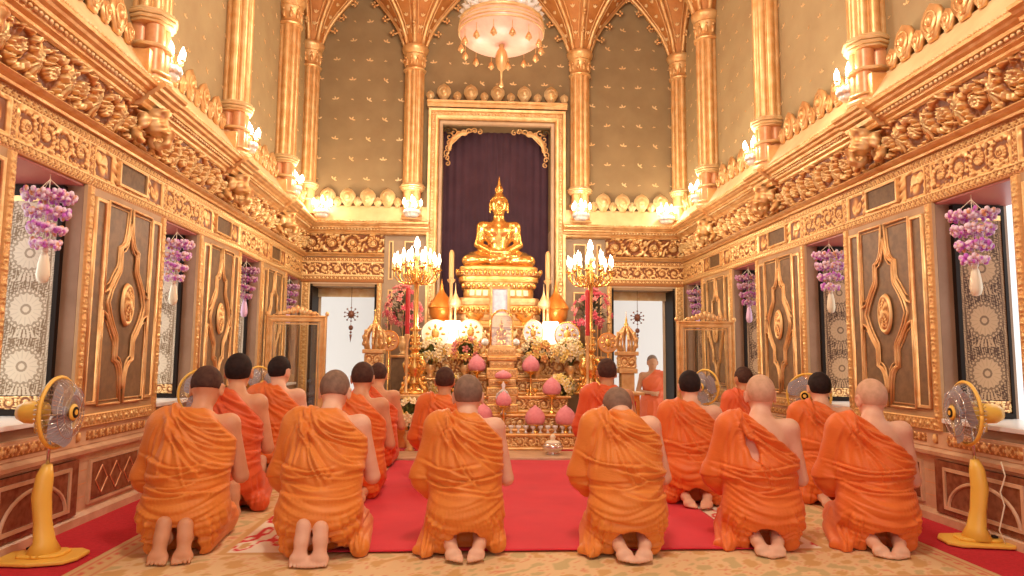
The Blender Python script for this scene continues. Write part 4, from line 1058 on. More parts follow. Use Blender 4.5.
build(MB().cbox(-.10,.10,-.012,-.004,.17,.50),'portrait',M['photo'],pf); build(MB().tube([(-.0,.0,.0),(0,.10,.0),(0,.02,.4)],.012,6).cbox(-.09,.09,-.02,.04,0,.14),'easel',M['gold'],pf)
gd=thing('glass_dome_case','arched glass case with a small golden figure on the central pedestal','display case',(CX,8.72,1.20))
o=[(-.135,0),(.135,0),(.135,.30)]+[(.135*math.cos(a),.30+.15*math.sin(a)) for a in np.linspace(0,PI,13)[1:-1]]+[(-.135,.30)]
build(MB().prism(o,.24,lambda u,v,w:(u,-.12+w,v+.02)),'glass',M['glassdome'],gd)
build(MB().tube([(a,-.125,b+.02) for a,b in o]+[(o[0][0],-.125,.02)],.011,6).tube([(a,.125,b+.02) for a,b in o]+[(o[0][0],.125,.02)],.011,6),'rim',M['gold_fine'],gd,True)
m=MB(); m.cbox(-.15,.15,-.14,.14,0,.025); build(m,'base',M['gold'],gd,bevel=.004)
m=MB(); m.lathe([(.07,.025),(.075,.05),(.05,.08),(.055,.10)],(0,0,0),14); m.ell((0,0,.13),(.07,.045,.03)); m.ell((0,0,.19),(.04,.03,.07)); m.ell((0,0,.285),(.024,.026,.032)); m.lathe([(.012,.31),(.008,.34),(.001,.38)],(0,0,0),8)
for s in(-1,1): m.tube([(s*.04,0,.23),(s*.058,-.01,.18),(s*.02,-.04,.15)],.012,6)
build(m,'figure',M['gold_fine'],gd,True)
# round ceremonial fans
def ritual_fan(label,x,y,z0,zc,r,face,rim,sx=1.,cat='fan'):
    t=thing('ceremonial_fan',label,cat,(x,y,z0)); h=zc-z0
    d=MB().lathe([(.001,-.006),(r*.90,-.008),(r*.90,.008),(.001,.006)],(0,0,h),32,R=rotx(PI/2),sx=sx); build(d,'disc',M[face],t)
    m=MB().tube([(r*sx*math.cos(a)*.95,0,h+r*.95*math.sin(a)) for a in np.linspace(0,2*PI,37)],r*.07,6); build(m,'rim',M[rim],t,True)
    m=MB().tube([(0,0,0),(0,0,h-r*.9)],.012,8).lathe([(.06,0),(.065,.01),(.02,.03)],(0,0,0),14); m.ell((0,-.01,h),(r*.28*sx,.01,r*.4),10,6)
    for k in range(8):
        a=2*PI*k/8; m.ell((r*.55*sx*math.cos(a),-.01,h+r*.55*math.sin(a)),(r*.10,.006,r*.16),6,4,roty(-a+PI/2))
    build(m,'handle_and_emblem',M['gold_fine'],t,True)
ritual_fan('round white ceremonial fan with gilt emblem, outermost on the left of the altar',-.82,9.12,1.10,1.38,.185,'cream','cream')
ritual_fan('round white ceremonial fan just left of the glass dome',-.36,9.16,1.10,1.41,.17,'cream','gold_pale')
ritual_fan('oval silvery ceremonial fan just right of the glass dome',.47,9.16,1.10,1.41,.17,'silver','gold_pale',.8)
ritual_fan('round gilt-rimmed ceremonial fan, outermost on the right of the altar',.92,9.12,1.10,1.38,.175,'silver','gold_fine')
for s in(-1,1):
    l='brown round fan on a pole beside the %s gilt tower'%('left' if s<0 else 'right')
    x=-1.41 if s<0 else 1.44
    ritual_fan(l,x,9.0,PZ,1.28,.135,'shaft','amber')
for x,l in((-.60,'left'),(.71,'right')):
    t=thing('light_box','glowing white glass light box between the %s pair of round fans'%l,'light',(x,9.22,1.10)); build(MB().cbox(-.11,.11,-.03,.03,.16,.46),'lit_panel',M['lightpanel'],t,bevel=.02); build(MB().cbox(-.12,.12,-.04,.04,0,.16),'base',M['gold'],t,bevel=.005)
# flowers
def blossom(r,c,cc='petal_yellow',n=5):
    m=MB()
    for k in range(n):
        a=2*PI*k/n; m.ell((r*.5*math.cos(a),r*.5*math.sin(a),0),(r*.5,r*.32,r*.14),6,4,rotz(a)@roty(-.5))
    m.ell((0,0,r*.08),(r*.2,r*.2,r*.18),6,4); return m
_bl={}
def bouquet(label,loc,rad,hgt,cols,leafm='leaf',n=26,vase='gold',br=.06,vh=.16,seed=0):
    t=thing('flower_arrangement',label,'flowers',loc); r=random.Random(seed)
    build(MB().lathe([(.05,0),(.06,.01),(.03,.03),(.05,.08),(.075,vh*.7),(.05,vh*.9),(.06,vh)],(0,0,0),16),'vase',M[vase],t,True)
    lf=MB(); cz=vh+hgt*.42
    for k in range(130):
        a=r.random()*2*PI; e=r.uniform(-.5,1.4); q=r.uniform(.5,.95); p=np.array((rad*q*math.cos(a)*math.cos(e),rad*q*.6*math.sin(a)*math.cos(e),cz+hgt*.5*q*math.sin(e)))
        R=rotz(a)@roty(-e+r.uniform(-.6,.6)); lf.add((np.array([(-.05,0,0),(-.01,.018,.004),(.05,0,0),(-.01,-.018,.004),(0,0,-.004)])*(br/.05))@R.T+p,[(0,1,2),(0,2,3),(0,4,2),(1,4,0),(2,4,1),(3,4,2),(0,4,3)])
    for k in range(12):
        a=r.random()*2*PI; e=r.uniform(0,1.3); lf.tube([(0,0,vh*.8),(rad*.4*math.cos(a)*math.cos(e),rad*.3*math.sin(a),cz),(rad*.8*math.cos(a)*math.cos(e),rad*.6*math.sin(a)*math.cos(e),cz+hgt*.4*math.sin(e))],.004,4)
    o=build(lf,'leaves',M[leafm],t)
    i=0
    for k in range(n):
        e=-.45+1.9*r.random()**1.2; q=r.uniform(.86,1.1); a=r.uniform(-PI,0) if k%4 else r.uniform(0,PI)
        p=(rad*q*math.cos(a)*math.cos(e),rad*q*.62*math.sin(a)*math.cos(e),cz+hgt*.52*q*math.sin(e))
        c=cols[k%len(cols)]; key=(c,br)
        if key not in _bl: _bl[key]=build(blossom(br,c),'blossom',M[c],t,True); o=_bl[key]
        else: o=_bl[key].copy(); COL.objects.link(o); o.parent=t
        d=Vector((p[0],p[1]-.3*rad,(p[2]-cz)*.7)); o.location=p; o.rotation_euler=d.to_track_quat('Z','Y').to_euler()
    return t
bouquet('peach and yellow flower arrangement left of the glass dome, below the round white fans',(-.42,8.79,.82),.19,.36,('petal_orange','petal_yellow','petal_pink','petal_orange'),'leaf',44,seed=1)
bouquet('peach and cream flower arrangement right of the glass dome with dark leaves',(.49,8.80,.82),.2,.36,('petal_orange','petal_cream','petal_orange','petal_yellow'),'leafdark',44,seed=2)
bouquet('large cream and yellow orchid arrangement beside the left candelabrum',(-.86,8.82,.82),.21,.34,('petal_cream','petal_yellow','petal_cream'),'leaf',56,seed=3)
bouquet('large cream and yellow orchid arrangement beside the right candelabrum',(.92,8.82,.82),.21,.34,('petal_cream','petal_yellow','petal_cream'),'leaf',56,seed=4)
bouquet('low yellow and white flower cluster at the left foot of the altar',(-1.02,7.92,PZ),.20,.36,('petal_yellow','petal_cream'),'leaf',34,vh=.22,seed=5)
bouquet('low yellow cluster at the left end of the third altar step',(-.62,8.52,.42),.17,.34,('petal_yellow','petal_cream','petal_yellow'),'leaf',34,vh=.12,seed=9)
bouquet('low cream flower cluster at the right end of the third altar step',(.76,8.52,.42),.17,.34,('petal_cream','petal_yellow'),'leaf',34,vh=.12,seed=6)
bouquet('tall dark-leaved arrangement of pink roses behind the left candelabrum',(-1.27,9.42,1.10),.26,.72,('petal_pink','petal_rose','petal_pink'),'leafdark',64,br=.05,vh=.25,seed=7)
bouquet('tall dark-leaved arrangement of pink roses behind the right candelabrum',(1.30,9.42,1.10),.26,.72,('petal_pink','petal_rose','petal_rose'),'leafdark',64,br=.05,vh=.25,seed=8)
for x,l in((-1.27,'left'),(1.30,'right')):
    t=thing('flower_stand','dark square stand under the %s pink rose arrangement'%l,'stand',(x,9.42,PZ)); build(MB().cbox(-.13,.13,-.15,.15,0,1.065),'post',M['inset'],t,bevel=.01); build(MB().rframe(-.13,.13,-.15,.15,[(0,1.03),(.02,1.03),(.025,1.05),(.02,1.065),(0,1.065)],lambda u,v,w:(u,v,w)),'top_moulding',M['gold'],t)
# pink domes on stemmed dishes
PD=[(-.275,8.50,.62,1.0,.085,'pink flower dome on a stemmed dish, upper left of the central stack'),(.385,8.50,.62,1.0,.085,'pink flower dome on a stemmed dish, upper right of the central stack'),
    (.035,8.25,.42,.875,.078,'flattened pink flower dome in the middle over the crystal ornament'),(.035,8.045,.22,.60,.07,'small pink flower dome in the middle below the crystal ornament'),
    (.62,8.28,.42,.735,.088,'pink flower dome standing halfway up the right side of the altar'),(.40,8.06,.22,.41,.092,'pink flower dome on the front step, nearer the middle of the front pair'),
    (.755,8.06,.22,.41,.094,'pink flower dome on the front step, beside the deep orange robed man'),(-.20,8.06,.22,.44,.085,'pink flower dome low on the left, half hidden by the praying man in the centre'),]
for x,y,z0,zc,r,l in PD:
    r*=1.22
    t=thing('pink_flower_dome',l,'flower offering',(x,y,z0),0,None); h=zc-z0; fl=.55 if 'flattened' in l else 1
    s=MB().lathe([(.05,0),(.055,.01),(.015,.03),(.012,max(h-r*1.1-.02,.04)),(r*.6,max(h-r*.95,.05)),(r*.85,max(h-r*.8,.06))],(0,0,0),16); build(s,'dish',M['gold_fine'],t,True)
    b=MB().lathe([(r*.75,h-r*.85*fl),(r*.98,h-r*.55*fl),(r*1.02,h-r*.1*fl),(r*.85,h+r*.35*fl),(r*.5,h+r*.75*fl),(r*.15,h+r*1.0*fl),(.001,h+r*1.15*fl)],(0,0,0),24,lobes=12,la=.04); build(b,'dome',M['pinkbloom'],t,True)
t=thing('crystal_ornament','branching cut crystal ornament on the central stack between two pink domes','ornament',(.035,8.165,.42)); t.scale=(.8,.42,1)
m=MB()
for k in range(14):
    a=2*PI*k/14; m.tube([(0,0,.30),(.06*math.cos(a),.05*math.sin(a),.26),(.10*math.cos(a),.08*math.sin(a),.18+.03*(k%3))],.005,5); m.ell((.10*math.cos(a),.08*math.sin(a),.165+.03*(k%3)),(.014,.014,.024),6,4)
m.lathe([(.05,0),(.02,.03),(.012,.1),(.03,.2),(.02,.30),(.03,.34),(.004,.38)],(0,0,0),12); build(m,'branches',M['crystal'],t,True)
# rows of small cups
def cups(label,xs,y,z,m1,grp):
    p=None
    for x in xs:
        if p is None:
            p=thing('offering_cup',label,'cup',(x,y,z),0,grp); build(MB().lathe([(.022,0),(.024,.006),(.008,.02),(.01,.04),(.03,.06),(.034,.085),(.028,.085),(.02,.065),(.0,.06)],(0,0,0),12),'cup',M[m1],p,True)
        else: dup(p,(x,y,z))
cups('small stemmed crystal cup in the row along the lowest altar step',[x for x in np.arange(-.73,.85,.085)],8.0+.03,.22,'crystal','crystal cups along the lowest altar step')
cups('small gilt stemmed cup in the row along the third altar step',[x for x in np.arange(-.66,.8,.1) if abs(x-.035)>.29 and abs(x-.62)>.1 and abs(x-.8)>.15],8.46,.62,'gold_fine','gilt cups along the third altar step')
t=thing('censer','round silver and cream incense burner on the pale platform before the altar','censer',(.56,7.66,PZ))
build(MB().lathe([(.075,0),(.085,.01),(.06,.02),(.10,.045),(.115,.08),(.10,.11),(.07,.12)],(0,0,0),24),'bowl',M['silver'],t,True)
build(MB().lathe([(.09,.115),(.08,.13),(.05,.145),(.02,.15),(.025,.165),(.035,.18),(.02,.205),(.001,.22)],(0,0,0),20),'lid',M['cream'],t,True)
# candelabra
def candelabrum(label,x,y,z0):
    t=thing('candelabrum',label,'candelabrum',(x,y,z0)); t.scale=(1,1,.96)
    m=MB()
    for k in range(4):
        a=PI/4+k*PI/2; c,s=math.cos(a),math.sin(a)
        P=[(.03,.42),(.10,.44),(.16,.36),(.13,.26),(.07,.24),(.09,.16),(.16,.10),(.20,.04),(.17,.0),(.13,.03)]
        m.tube([(p*c,p*s,z) for p,z in P],[.018,.022,.024,.02,.018,.022,.024,.022,.018,.012],7)
        for q in range(5): m.ell(((.06+.03*q)*c,(.06+.03*q)*s,.40-.07*q),(.02,.02,.03),6,4)
    m.lathe([(.05,.10),(.06,.14),(.03,.18),(.07,.26),(.08,.34),(.04,.44),(.06,.48),(.03,.52)],(0,0,0),16,lobes=8,la=.15)
    m.lathe([(.19,.0),(.20,.02),(.16,.04),(.06,.06),(.05,.12)],(0,0,0),24)
    build(m,'scroll_foot',M['gold_fine'],t,True)
    m=MB().lathe([(.03,.5),(.055,.54),(.035,.60),(.05,.68),(.03,.75),(.045,.80),(.026,.84),(.028,1.2),(.03,1.38),(.05,1.42),(.03,1.46),(.045,1.52),(.02,1.60),(.02,1.74)],(0,0,0),16,lobes=8,la=.1); 
    for z in(.55,.62,.70,.79): 
        for k in range(6): m.ell((.05*math.cos(k*1.047),.05*math.sin(k*1.047),z),(.018,.018,.022),6,4)
    build(m,'stem',M['gold_fine'],t,True)
    cs=[]
    for n,R,z,zz in((10,.27,1.52,1.55),(6,.16,1.58,1.62)):
        for k in range(n):
            a=2*PI*k/n+.2*(n==6); c,s=math.cos(a),math.sin(a); am=MB()
            am.tube([(.02*c,.02*s,1.42),(R*.35*c,R*.35*s,1.36),(R*.75*c,R*.75*s,1.38),(R*c,R*s,1.46),(R*c,R*s,zz-.02)],.009,6); am.tube([(R*.45*c,R*.45*s,1.40),(R*.62*c,R*.62*s,1.46),(R*.5*c,R*.5*s,1.50),(R*.42*c,R*.42*s,1.46)],.007,5)
            am.lathe([(.006,zz-.03),(.034,zz-.01),(.036,zz),(.018,zz),(.014,zz+.02)],(R*c,R*s,0),10)
            o=build(am,'arm',M['gold_fine'],t,True); cs.append((R*c,R*s,zz+.015))
    cs.append((0,0,1.76))
    m=MB().lathe([(.02,1.66),(.06,1.70),(.065,1.73),(.03,1.75)],(0,0,0),14); build(m,'crown_cup',M['gold_pale'],t,True)
    p0=None
    for c in cs:
        big=1.5 if c[0]==0 else 1
        if p0 is None:
            p0=build(MB().lathe([(.011,0),(.011,.055)],(0,0,0),8),'candle_tube',M['cream'],t); b=build(MB().lathe([(.010,.055),(.020,.085),(.018,.12),(.008,.165),(.001,.19)],(0,0,0),10),'bulb',M['bulb'],p0,True); p0.location=c
        else:
            q=dup(p0,c,parent=t)
            if big>1: q.scale=(1.9,1.9,1.1)
    plight(x,y-.05,z0+1.98,42,.12,(1,.88,.70))
for x,l in((-1.02,'left'),(1.10,'right')):
    t=thing('side_table','gilt box table with a dark band under the %s candelabrum'%l,'table',(x+(-.02 if x<0 else .04),8.30,PZ))
    build(MB().cbox(-.15,.15,-.2,.2,0,.34),'lower_box',M['gildcarve'],t,bevel=.01); build(MB().cbox(-.14,.14,-.18,.18,.34,.56),'dark_band',M['black'],t); build(MB().cbox(-.17,.17,-.22,.22,.56,.61),'table_top',M['gold'],t,bevel=.01)
    candelabrum('tall gilt candelabrum with glowing bulbs on the %s of the altar'%l,x,8.36,.645)
    lathe_thing('red_candle','tall red candle on a gilt holder standing against the %s candelabrum'%l,'candle',(x-.075,8.13,.645),[('holder',[(.03,0),(.035,.015),(.016,.04),(.014,.3),(.024,.38),(.016,.46),(.018,.60),(.032,.66),(.032,.69),(.02,.70)],'gold'),('candle',[(.026,.70),(.028,1.22),(.02,1.24),(.002,1.25)],'redwax')])
# gilt lantern towers
for x,l in((-1.54,'left'),(1.60,'right')):
    t=thing('shrine_tower','open gilt lantern tower with a spire standing in front of the %s doorway'%l,'shrine',(x,8.62,PZ)); t.scale=(.82,.82,1)
    m=MB()
    for z0,z1,h in((0,.06,.15),(.06,.50,.115),(.50,.55,.135),(.55,.86,.10),(.86,.92,.14),(.92,1.08,.12),(1.08,1.13,.155)): m.cbox(-h,h,-h,h,z0,z1)
    build(m,'post',M['gold'],t,bevel=.008)
    for q in range(4):
        R=rotz(q*PI/2)
        relief('carved_face',-.11,.11,.93,1.07,lambda u,v:scroll(u+.11,v-.93,.11,.14,6),lambda u,v,w:((u*R[0,0]-(-.12-w)*R[0,1]*-1,u*R[1,0]+(-.12-w)*R[1,1],v)),.014,.002,.005,t,m='relief_bright')
    m=MB()
    for q in range(8):
        a=q*PI/4; c,s=math.cos(a),math.sin(a); m.tube([(.12*c,.12*s,1.13),(.155*c,.155*s,1.22),(.14*c,.14*s,1.32),(.07*c,.07*s,1.40),(.03*c,.03*s,1.44)],[.022,.02,.024,.022,.018],6)
        for z,rr in((1.2,.165),(1.28,.165),(1.35,.135)): m.ell((rr*c,rr*s,z),(.022,.022,.03),6,4)
    build(m,'openwork_crown',M['gold'],t,True)
    build(MB().lathe([(.05,1.40),(.06,1.42),(.03,1.45),(.035,1.47),(.015,1.50),(.02,1.52),(.006,1.57),(.001,1.64)],(0,0,0),12),'spire',M['gold_fine'],t,True)
t=thing('lectern_box','low red and gilt desk standing below the right lantern tower','desk',(1.47,8.14,PZ))
build(MB().cbox(-.15,.15,-.12,.12,0,.62),'body',M['amber'],t,bevel=.008); build(MB().rframe(-.11,.11,.08,.56,[(-.01,0),(-.01,.012),(.015,.012),(.015,0)],lambda u,v,w:(u,-.12-w,v)),'panel_frame',M['gold_fine'],t)
build(MB().cbox(-.12,.12,-.126,-.119,.09,.55),'red_panel',M['redwax'],t); build(MB().cbox(-.20,.20,-.15,.15,.62,.655),'desk_top',M['gold'],t,bevel=.006)
# ------------------------------------------------------------ lamps, garlands, fans, screens
M['yellow']=mat('yellow plastic',srgb(250,200,84),.35,0,spec=.5)
M['greyblade']=mat('smoky fan blades',srgb(168,162,168),.25,0,coat=.3)
M['chrome']=mat('chrome wire',srgb(220,216,210),.2,.9)
M['shade']=mat('frosted pink glass bowl',srgb(250,206,180),.35,0,c2=srgb(244,186,160),nscale=8,emit=((1,.66,.46,1),.10))
def sconce(label,x,y,z,n=6,R=.10,e=9,face=(0,0)):
    t=thing('wall_lamp',label,'lamp',(x,y,z),0,None)
    m=MB().lathe([(.05,-.02),(.055,.0),(.02,.02),(.012,.08),(.03,.10),(.012,.13),(.01,.17)],(0,0,0),12)
    for k in range(n):
        a=2*PI*k/n; c,s=math.cos(a),math.sin(a); m.tube([(.01*c,.01*s,.10),(R*.6*c,R*.6*s,.055),(R*c,R*s,.085),(R*c,R*s,.11)],.006,5); m.lathe([(.006,.10),(.022,.112),(.022,.118),(.008,.12)],(R*c,R*s,0),8)
    build(m,'arms',M['gold_pale'],t,True)
    dr=MB().lathe([(R*.2,.07),(R*.8,.055),(R*.88,.03),(R*.8,-.0),(R*.6,.02),(R*.7,-.02),(R*.5,-.045),(R*.2,-.05)],(0,0,0),48,lobes=12,la=.18)
    for k in range(12):
        pass
    build(dr,'crystal_fringe',M['crystal'],t,True)
    p0=None
    for k in range(n+1):
        a=2*PI*k/n; loc=(R*math.cos(a),R*math.sin(a),.12) if k<n else (0,0,.18)
        if p0 is None: p0=build(MB().lathe([(.010,0),(.022,.025),(.022,.055),(.010,.085),(.001,.105)],(0,0,0),8),'bulb',M['bulb'],t,True,loc=loc)
        else: o=p0.copy(); COL.objects.link(o); o.parent=t; o.location=loc
    plight(x+face[0]*.16,y+face[1]*.16,z+.17,e,.08)
od=('nearest','middle','farthest')
for s,sd in((-1,'left'),(1,'right')):
    for i,y in enumerate((5.29,7.20,9.08)): sconce('crystal candle lamp with lit bulbs beside the %s column on the %s ledge'%(od[i],sd),s*(HW-.17),y,3.24,e=8,face=(-s,0))
for x,l in((-2.56,'in the left corner of the back ledge'),(-1.24,'at the foot of the column left of the niche'),(1.24,'at the foot of the column right of the niche'),(2.56,'in the right corner of the back ledge')):
    sconce('crystal candle lamp with lit bulbs '+l,x,YB-.36 if abs(x)<2 else YB-.22,3.14,n=5,R=.13,e=8,face=(0,-1))
# large chandelier
def chandelier():
    x,y=-.09,6.6; z=4.08
    t=thing('chandelier','large hanging chandelier with a frosted pink glass bowl and golden pendant','chandelier',(x,y,z))
    r=.42
    build(MB().lathe([(.001,.04),(.12,.05),(.24,.075),(.33,.11),(.39,.15),(r,.20),(r+.005,.26),(.40,.31),(.37,.32),(.001,.32)],(0,0,0),40),'glass_bowl',M['shade'],t,True)
    m=MB()
    for z0,q in((.20,1.0),(.235,1.008),(.27,1.0)): m.tube([(r*q*math.cos(a),r*q*math.sin(a),z0) for a in np.linspace(0,2*PI,41)],.009,6)
    m.lathe([(.39,.31),(.42,.33),(.40,.35),(.30,.36),(.05,.38),(.04,1.2),(.06,1.25),(.02,1.3),(.02,3.25)],(0,0,0),24)
    build(m,'gilt_bands',M['gold_pale'],t,True)
    m=MB().lathe([(.001,-.38),(.02,-.37),(.014,-.33),(.008,-.30),(.010,-.22),(.035,-.19),(.05,-.13),(.055,-.07),(.04,-.01),(.02,.02),(.025,.06)],(0,-.0,0),16,lobes=8,la=.12)
    build(m,'pendant',M['gold'],t,True,loc=(0,-.10,.0))
    p=None
    for k in range(14):
        a=2*PI*k/14; loc=(r*.95*math.cos(a),r*.95*math.sin(a),.09)
        if p is None: p=build(MB().tube([(0,0,.10),(0,0,0)],.003,5).lathe([(.008,.0),(.025,-.03),(.034,-.06),(.02,-.065),(.01,-.085),(.001,-.09)],(0,0,0),10),'bell_drop',M['gold'],t,True,loc=loc)
        else: o=p.copy(); COL.objects.link(o); o.parent=t; o.location=loc
    m=MB(); rr=random.Random(3)
    m.lathe([(.36,.35),(.39,.38),(.33,.41),(.37,.45),(.30,.49),(.34,.54),(.28,.58),(.32,.63),(.25,.68),(.29,.74),(.22,.78),(.25,.86),(.15,.92),(.04,1.0)],(0,0,0),96,lobes=24,la=.12)
    for lvl in range(0):
        R=.36-.03*lvl
        for k in range(22-2*lvl):
            a=2*PI*k/(22-2*lvl)+lvl; m.ell((R*math.cos(a),R*math.sin(a),.50+.075*lvl),(.022,.022,.034),6,4)
    build(m,'crystal_fringe',M['crystal'],t,True)
    m=MB()
    for k in range(8):
        a=2*PI*k/8; m.tube([(.05*math.cos(a),.05*math.sin(a),.8),(.2*math.cos(a),.2*math.sin(a),.56),(.36*math.cos(a),.36*math.sin(a),.60),(.37*math.cos(a),.37*math.sin(a),.66)],.013,6)
    build(m,'arms',M['gold_pale'],t,True)
    p=None
    for k in range(16):
        a=2*PI*k/16; q=.37 if k%2==0 else .30; loc=(q*math.cos(a),q*math.sin(a),.46 if k%2 else .66)
        if p is None: p=build(MB().lathe([(.012,0),(.03,.03),(.03,.06),(.012,.10),(.001,.12)],(0,0,0),8),'bulb',M['bulb'],t,True,loc=loc)
        else: o=p.copy(); COL.objects.link(o); o.parent=t; o.location=loc
    plight(x,y,z+1.25,120,.25,(1,.88,.72)); plight(x,y-.1,z-.75,22,.2,(1,.88,.72))
chandelier()
plight(0,2.4,4.9,300,.3,(1,.9,.76))   # added fill lamp overhead, out of view, for an assumed second chandelier
# ---- garlands hanging in the windows
def tier_mesh(R,seed):
    m=MB(); r=random.Random(seed); n=int(R*260)
    for k in range(n):
        a=2*PI*k/n+r.uniform(-.1,.1); q=R*r.uniform(.85,1.05); m.ell((q*math.cos(a),q*math.sin(a),r.uniform(-.012,.02)),(.017,.017,.02),6,4)
        m.ell((R*.92*math.cos(a),R*.92*math.sin(a),-.022+.02*(k%2)),(.014,.014,.016),6,4)
    m.lathe([(.001,-.004),(R*.9,-.004),(R*.9,.004),(.001,.004)],(0,0,0),18)
    for k in range(int(n*.6)):
        a=r.uniform(0,6.28); q=R*.6*r.random()**.5; m.ell((q*math.cos(a),q*math.sin(a),r.uniform(-.01,.02)),(.018,.018,.016),6,4)
    return m
def tcols(m,seed,dull):
    V=m.arr(); a=np.arctan2(V[:,1],V[:,0]); n=sn(V,110,seed); c=np.where((n>.35)[:,None],np.array(srgb(208,108,206)[:3]),np.array(srgb(250,228,240)[:3])); c=np.where((n<-.9)[:,None],np.array(srgb(236,168,120)[:3]),c)
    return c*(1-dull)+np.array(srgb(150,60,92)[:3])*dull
M['garland']=col_mat('violet and white blooms','col',.6)
def garland(label,loc,grp=None,proto=[None],dull=0,key=0):
    t=thing('hanging_garland',label,'flower garland',loc)
    for i,(R,z) in enumerate(((.135,0),(.115,-.10),(.095,-.20),(.075,-.29))):
        m=tier_mesh(R,i+1); build(m,'flower_tier',M['garland'],t,True,loc=(0,0,z),at={'col':tcols(m,i,dull)},recalc=False)
    m=MB().lathe([(.012,-.34),(.022,-.37),(.03,-.42),(.035,-.48),(.025,-.52),(.01,-.53)],(0,0,0),14,lobes=7,la=.1); m.ell((0,0,-.335),.02,8,6); build(m,'white_tassel',M['cream'] if not dull else M['petal_lilac'],t,True)
    m=MB(); z1=ZL-.014-loc[2]
    for k in range(3):
        a=2*PI*k/3+.5; m.tube([(.11*math.cos(a),.11*math.sin(a),.0),(0,0,z1*.75),(0,0,z1)],.0022,4)
    m.tube([(0,0,.1),(0,0,-.5)],.003,4)
    build(m,'strings',M['cream'],t)
    return t
WN=('nearest','second','third','farthest')
for s,sd in((-1,'left'),(1,'right')):
    for k in range(4):
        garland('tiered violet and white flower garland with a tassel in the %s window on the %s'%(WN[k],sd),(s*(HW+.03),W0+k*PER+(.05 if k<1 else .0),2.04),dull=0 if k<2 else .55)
for s,sd in((-1,'left'),(1,'right')):
    t=thing('door_hanging','dark beaded star ornament hanging in the %s back doorway'%sd,'ornament',(s*2.2+(.04 if s<0 else 0),YB-.02,1.72)); m=MB(); z1=DZ+.05-1.72
    m.tube([(0,0,z1),(0,0,.1)],.004,4); m.ell((0,0,0),(.05,.05,.06),8,6)
    for k in range(10):
        a=2*PI*k/10; m.lathe([(.018,0),(.001,.09)],(0,0,0),6,R=roty(a)); m.ell((.10*math.sin(a),0,.10*math.cos(a)),.014,6,4)
    m.tube([(0,0,-.06),(0,0,-.34)],.003,4); m.ell((0,0,-.2),(.035,.035,.04),8,6); m.ell((0,0,-.27),(.018,.018,.02),6,4); m.lathe([(.02,-.30),(.001,-.42)],(0,0,0),6)
    t.location.y=YB+.2; t.location.z=1.70; build(m,'beads',M['redmarble'],t,True)
# ---- pedestal fans
def fan(label,x,y,yaw,hz=.775,post=.0):
    t=thing('pedestal_fan',label,'electric fan',(x,y,0),yaw)
    # faces local -Y ; motor behind at +Y
    z0=.006
    o=[(-.20,-.05),(-.16,-.13),(0,-.16),(.16,-.13),(.20,-.05),(.20,.08),(.14,.13),(-.14,.13),(-.20,.08)]
    m=MB().prism(o,.022,lambda u,v,w:(v,u,z0+w)); m.prism([(a*.6,b*.6) for a,b in o],.022,lambda u,v,w:(v,u,z0+.022+w*.8)); bs=build(m,'base',M['yellow'],t,bevel=.008)
    build(MB().box((.03,.07,z0+.05),(.04,.05,.012)),'buttons',M['black'],bs,bevel=.003)
    m=MB(); P=[(0,.0,z0+.03),(0,.0,.10),(0,.015,.20),(0,.03,.33),(0,.02,.44),(0,.01,.50)]; m.tube(P,[.085,.05,.042,.046,.04,.022],14,flat=1.15); build(m,'column',M['yellow'],t,True)
    build(MB().tube([(0,.01,.48),(0,.01,hz-.09)],.009,8),'rod',M['chrome'],t,True)
    m=MB(); m.lathe([(.02,.0),(.055,.01),(.062,.05),(.058,.11),(.04,.145),(.01,.15)],(0,.03,hz),18,R=rotx(-PI/2)); m.tube([(0,.06,hz-.11),(0,.06,hz-.04)],[.028,.035],10); build(m,'motor_housing',M['yellow'],t,True)
    R_=.188; m=MB(); 
    for q,yy in((1,-.045),): m.tube([(R_*math.cos(a),yy+.02,hz+R_*math.sin(a)) for a in np.linspace(0,2*PI,49)],.011,7)
    build(m,'cage_rim',M['yellow'],t,True)
    m=MB()
    for k in range(40):
        a=2*PI*k/40; c,s=math.cos(a),math.sin(a)
        m.tube([(.045*c,-.10,hz+.045*s),(.13*c,-.095,hz+.13*s),(.165*c,-.065,hz+.165*s),(R_*c,-.025,hz+R_*s)],.0016,3); m.tube([(R_*c,-.025,hz+R_*s),(.15*c,.022,hz+.15*s),(.05*c,.03,hz+.05*s)],.0016,3)
    for q,yy in((.09,-.099),(.14,-.09)): m.tube([(q*math.cos(a),yy,hz+q*math.sin(a)) for a in np.linspace(0,2*PI,33)],.002,4)
    build(m,'wire_cage',M['chrome'],t,True)
    m=MB(); m.lathe([(.001,0),(.03,.0),(.033,.02),(.028,.05)],(0,-.075,hz),12,R=rotx(-PI/2))
    for k in range(3):
        R2=roty(2*PI*k/3)
        V=[];nn=7
        for i in range(nn):
            r=.03+.14*i/(nn-1); wd=.06+.085*math.sin(PI*(i/(nn-1))**.8*.9)
            V+=[np.array((r,-.055+.018,-wd*.5)),np.array((r,-.055-.018,wd*.9))]
        V=np.array(V)@R2.T+np.array((0,.0,hz)); F=[(2*i,2*i+1,2*i+3,2*i+2) for i in range(nn-1)]
        m.add(V,F)
    build(m,'blades',M['greyblade'],t,True,recalc=False)
    m=MB().lathe([(.045,0),(.045,.006),(.036,.012),(.001,.013)],(0,-.10,hz),20,R=rotx(PI/2)); h=build(m,'hub_badge',M['yellow'],t,True)
    build(MB().lathe([(.030,.012),(.030,.016),(.001,.016)],(0,-.10,hz),20,R=rotx(PI/2)),'badge_disc',M['black'],h)
    build(MB().lathe([(.015,.016),(.015,.019),(.001,.019)],(0,-.10,hz),12,R=rotx(PI/2)),'badge_centre',M['yellow'],h)
    return t
fan('large yellow pedestal fan at the left edge, blowing toward the kneeling men',-2.60,3.93,PI/2+.05)
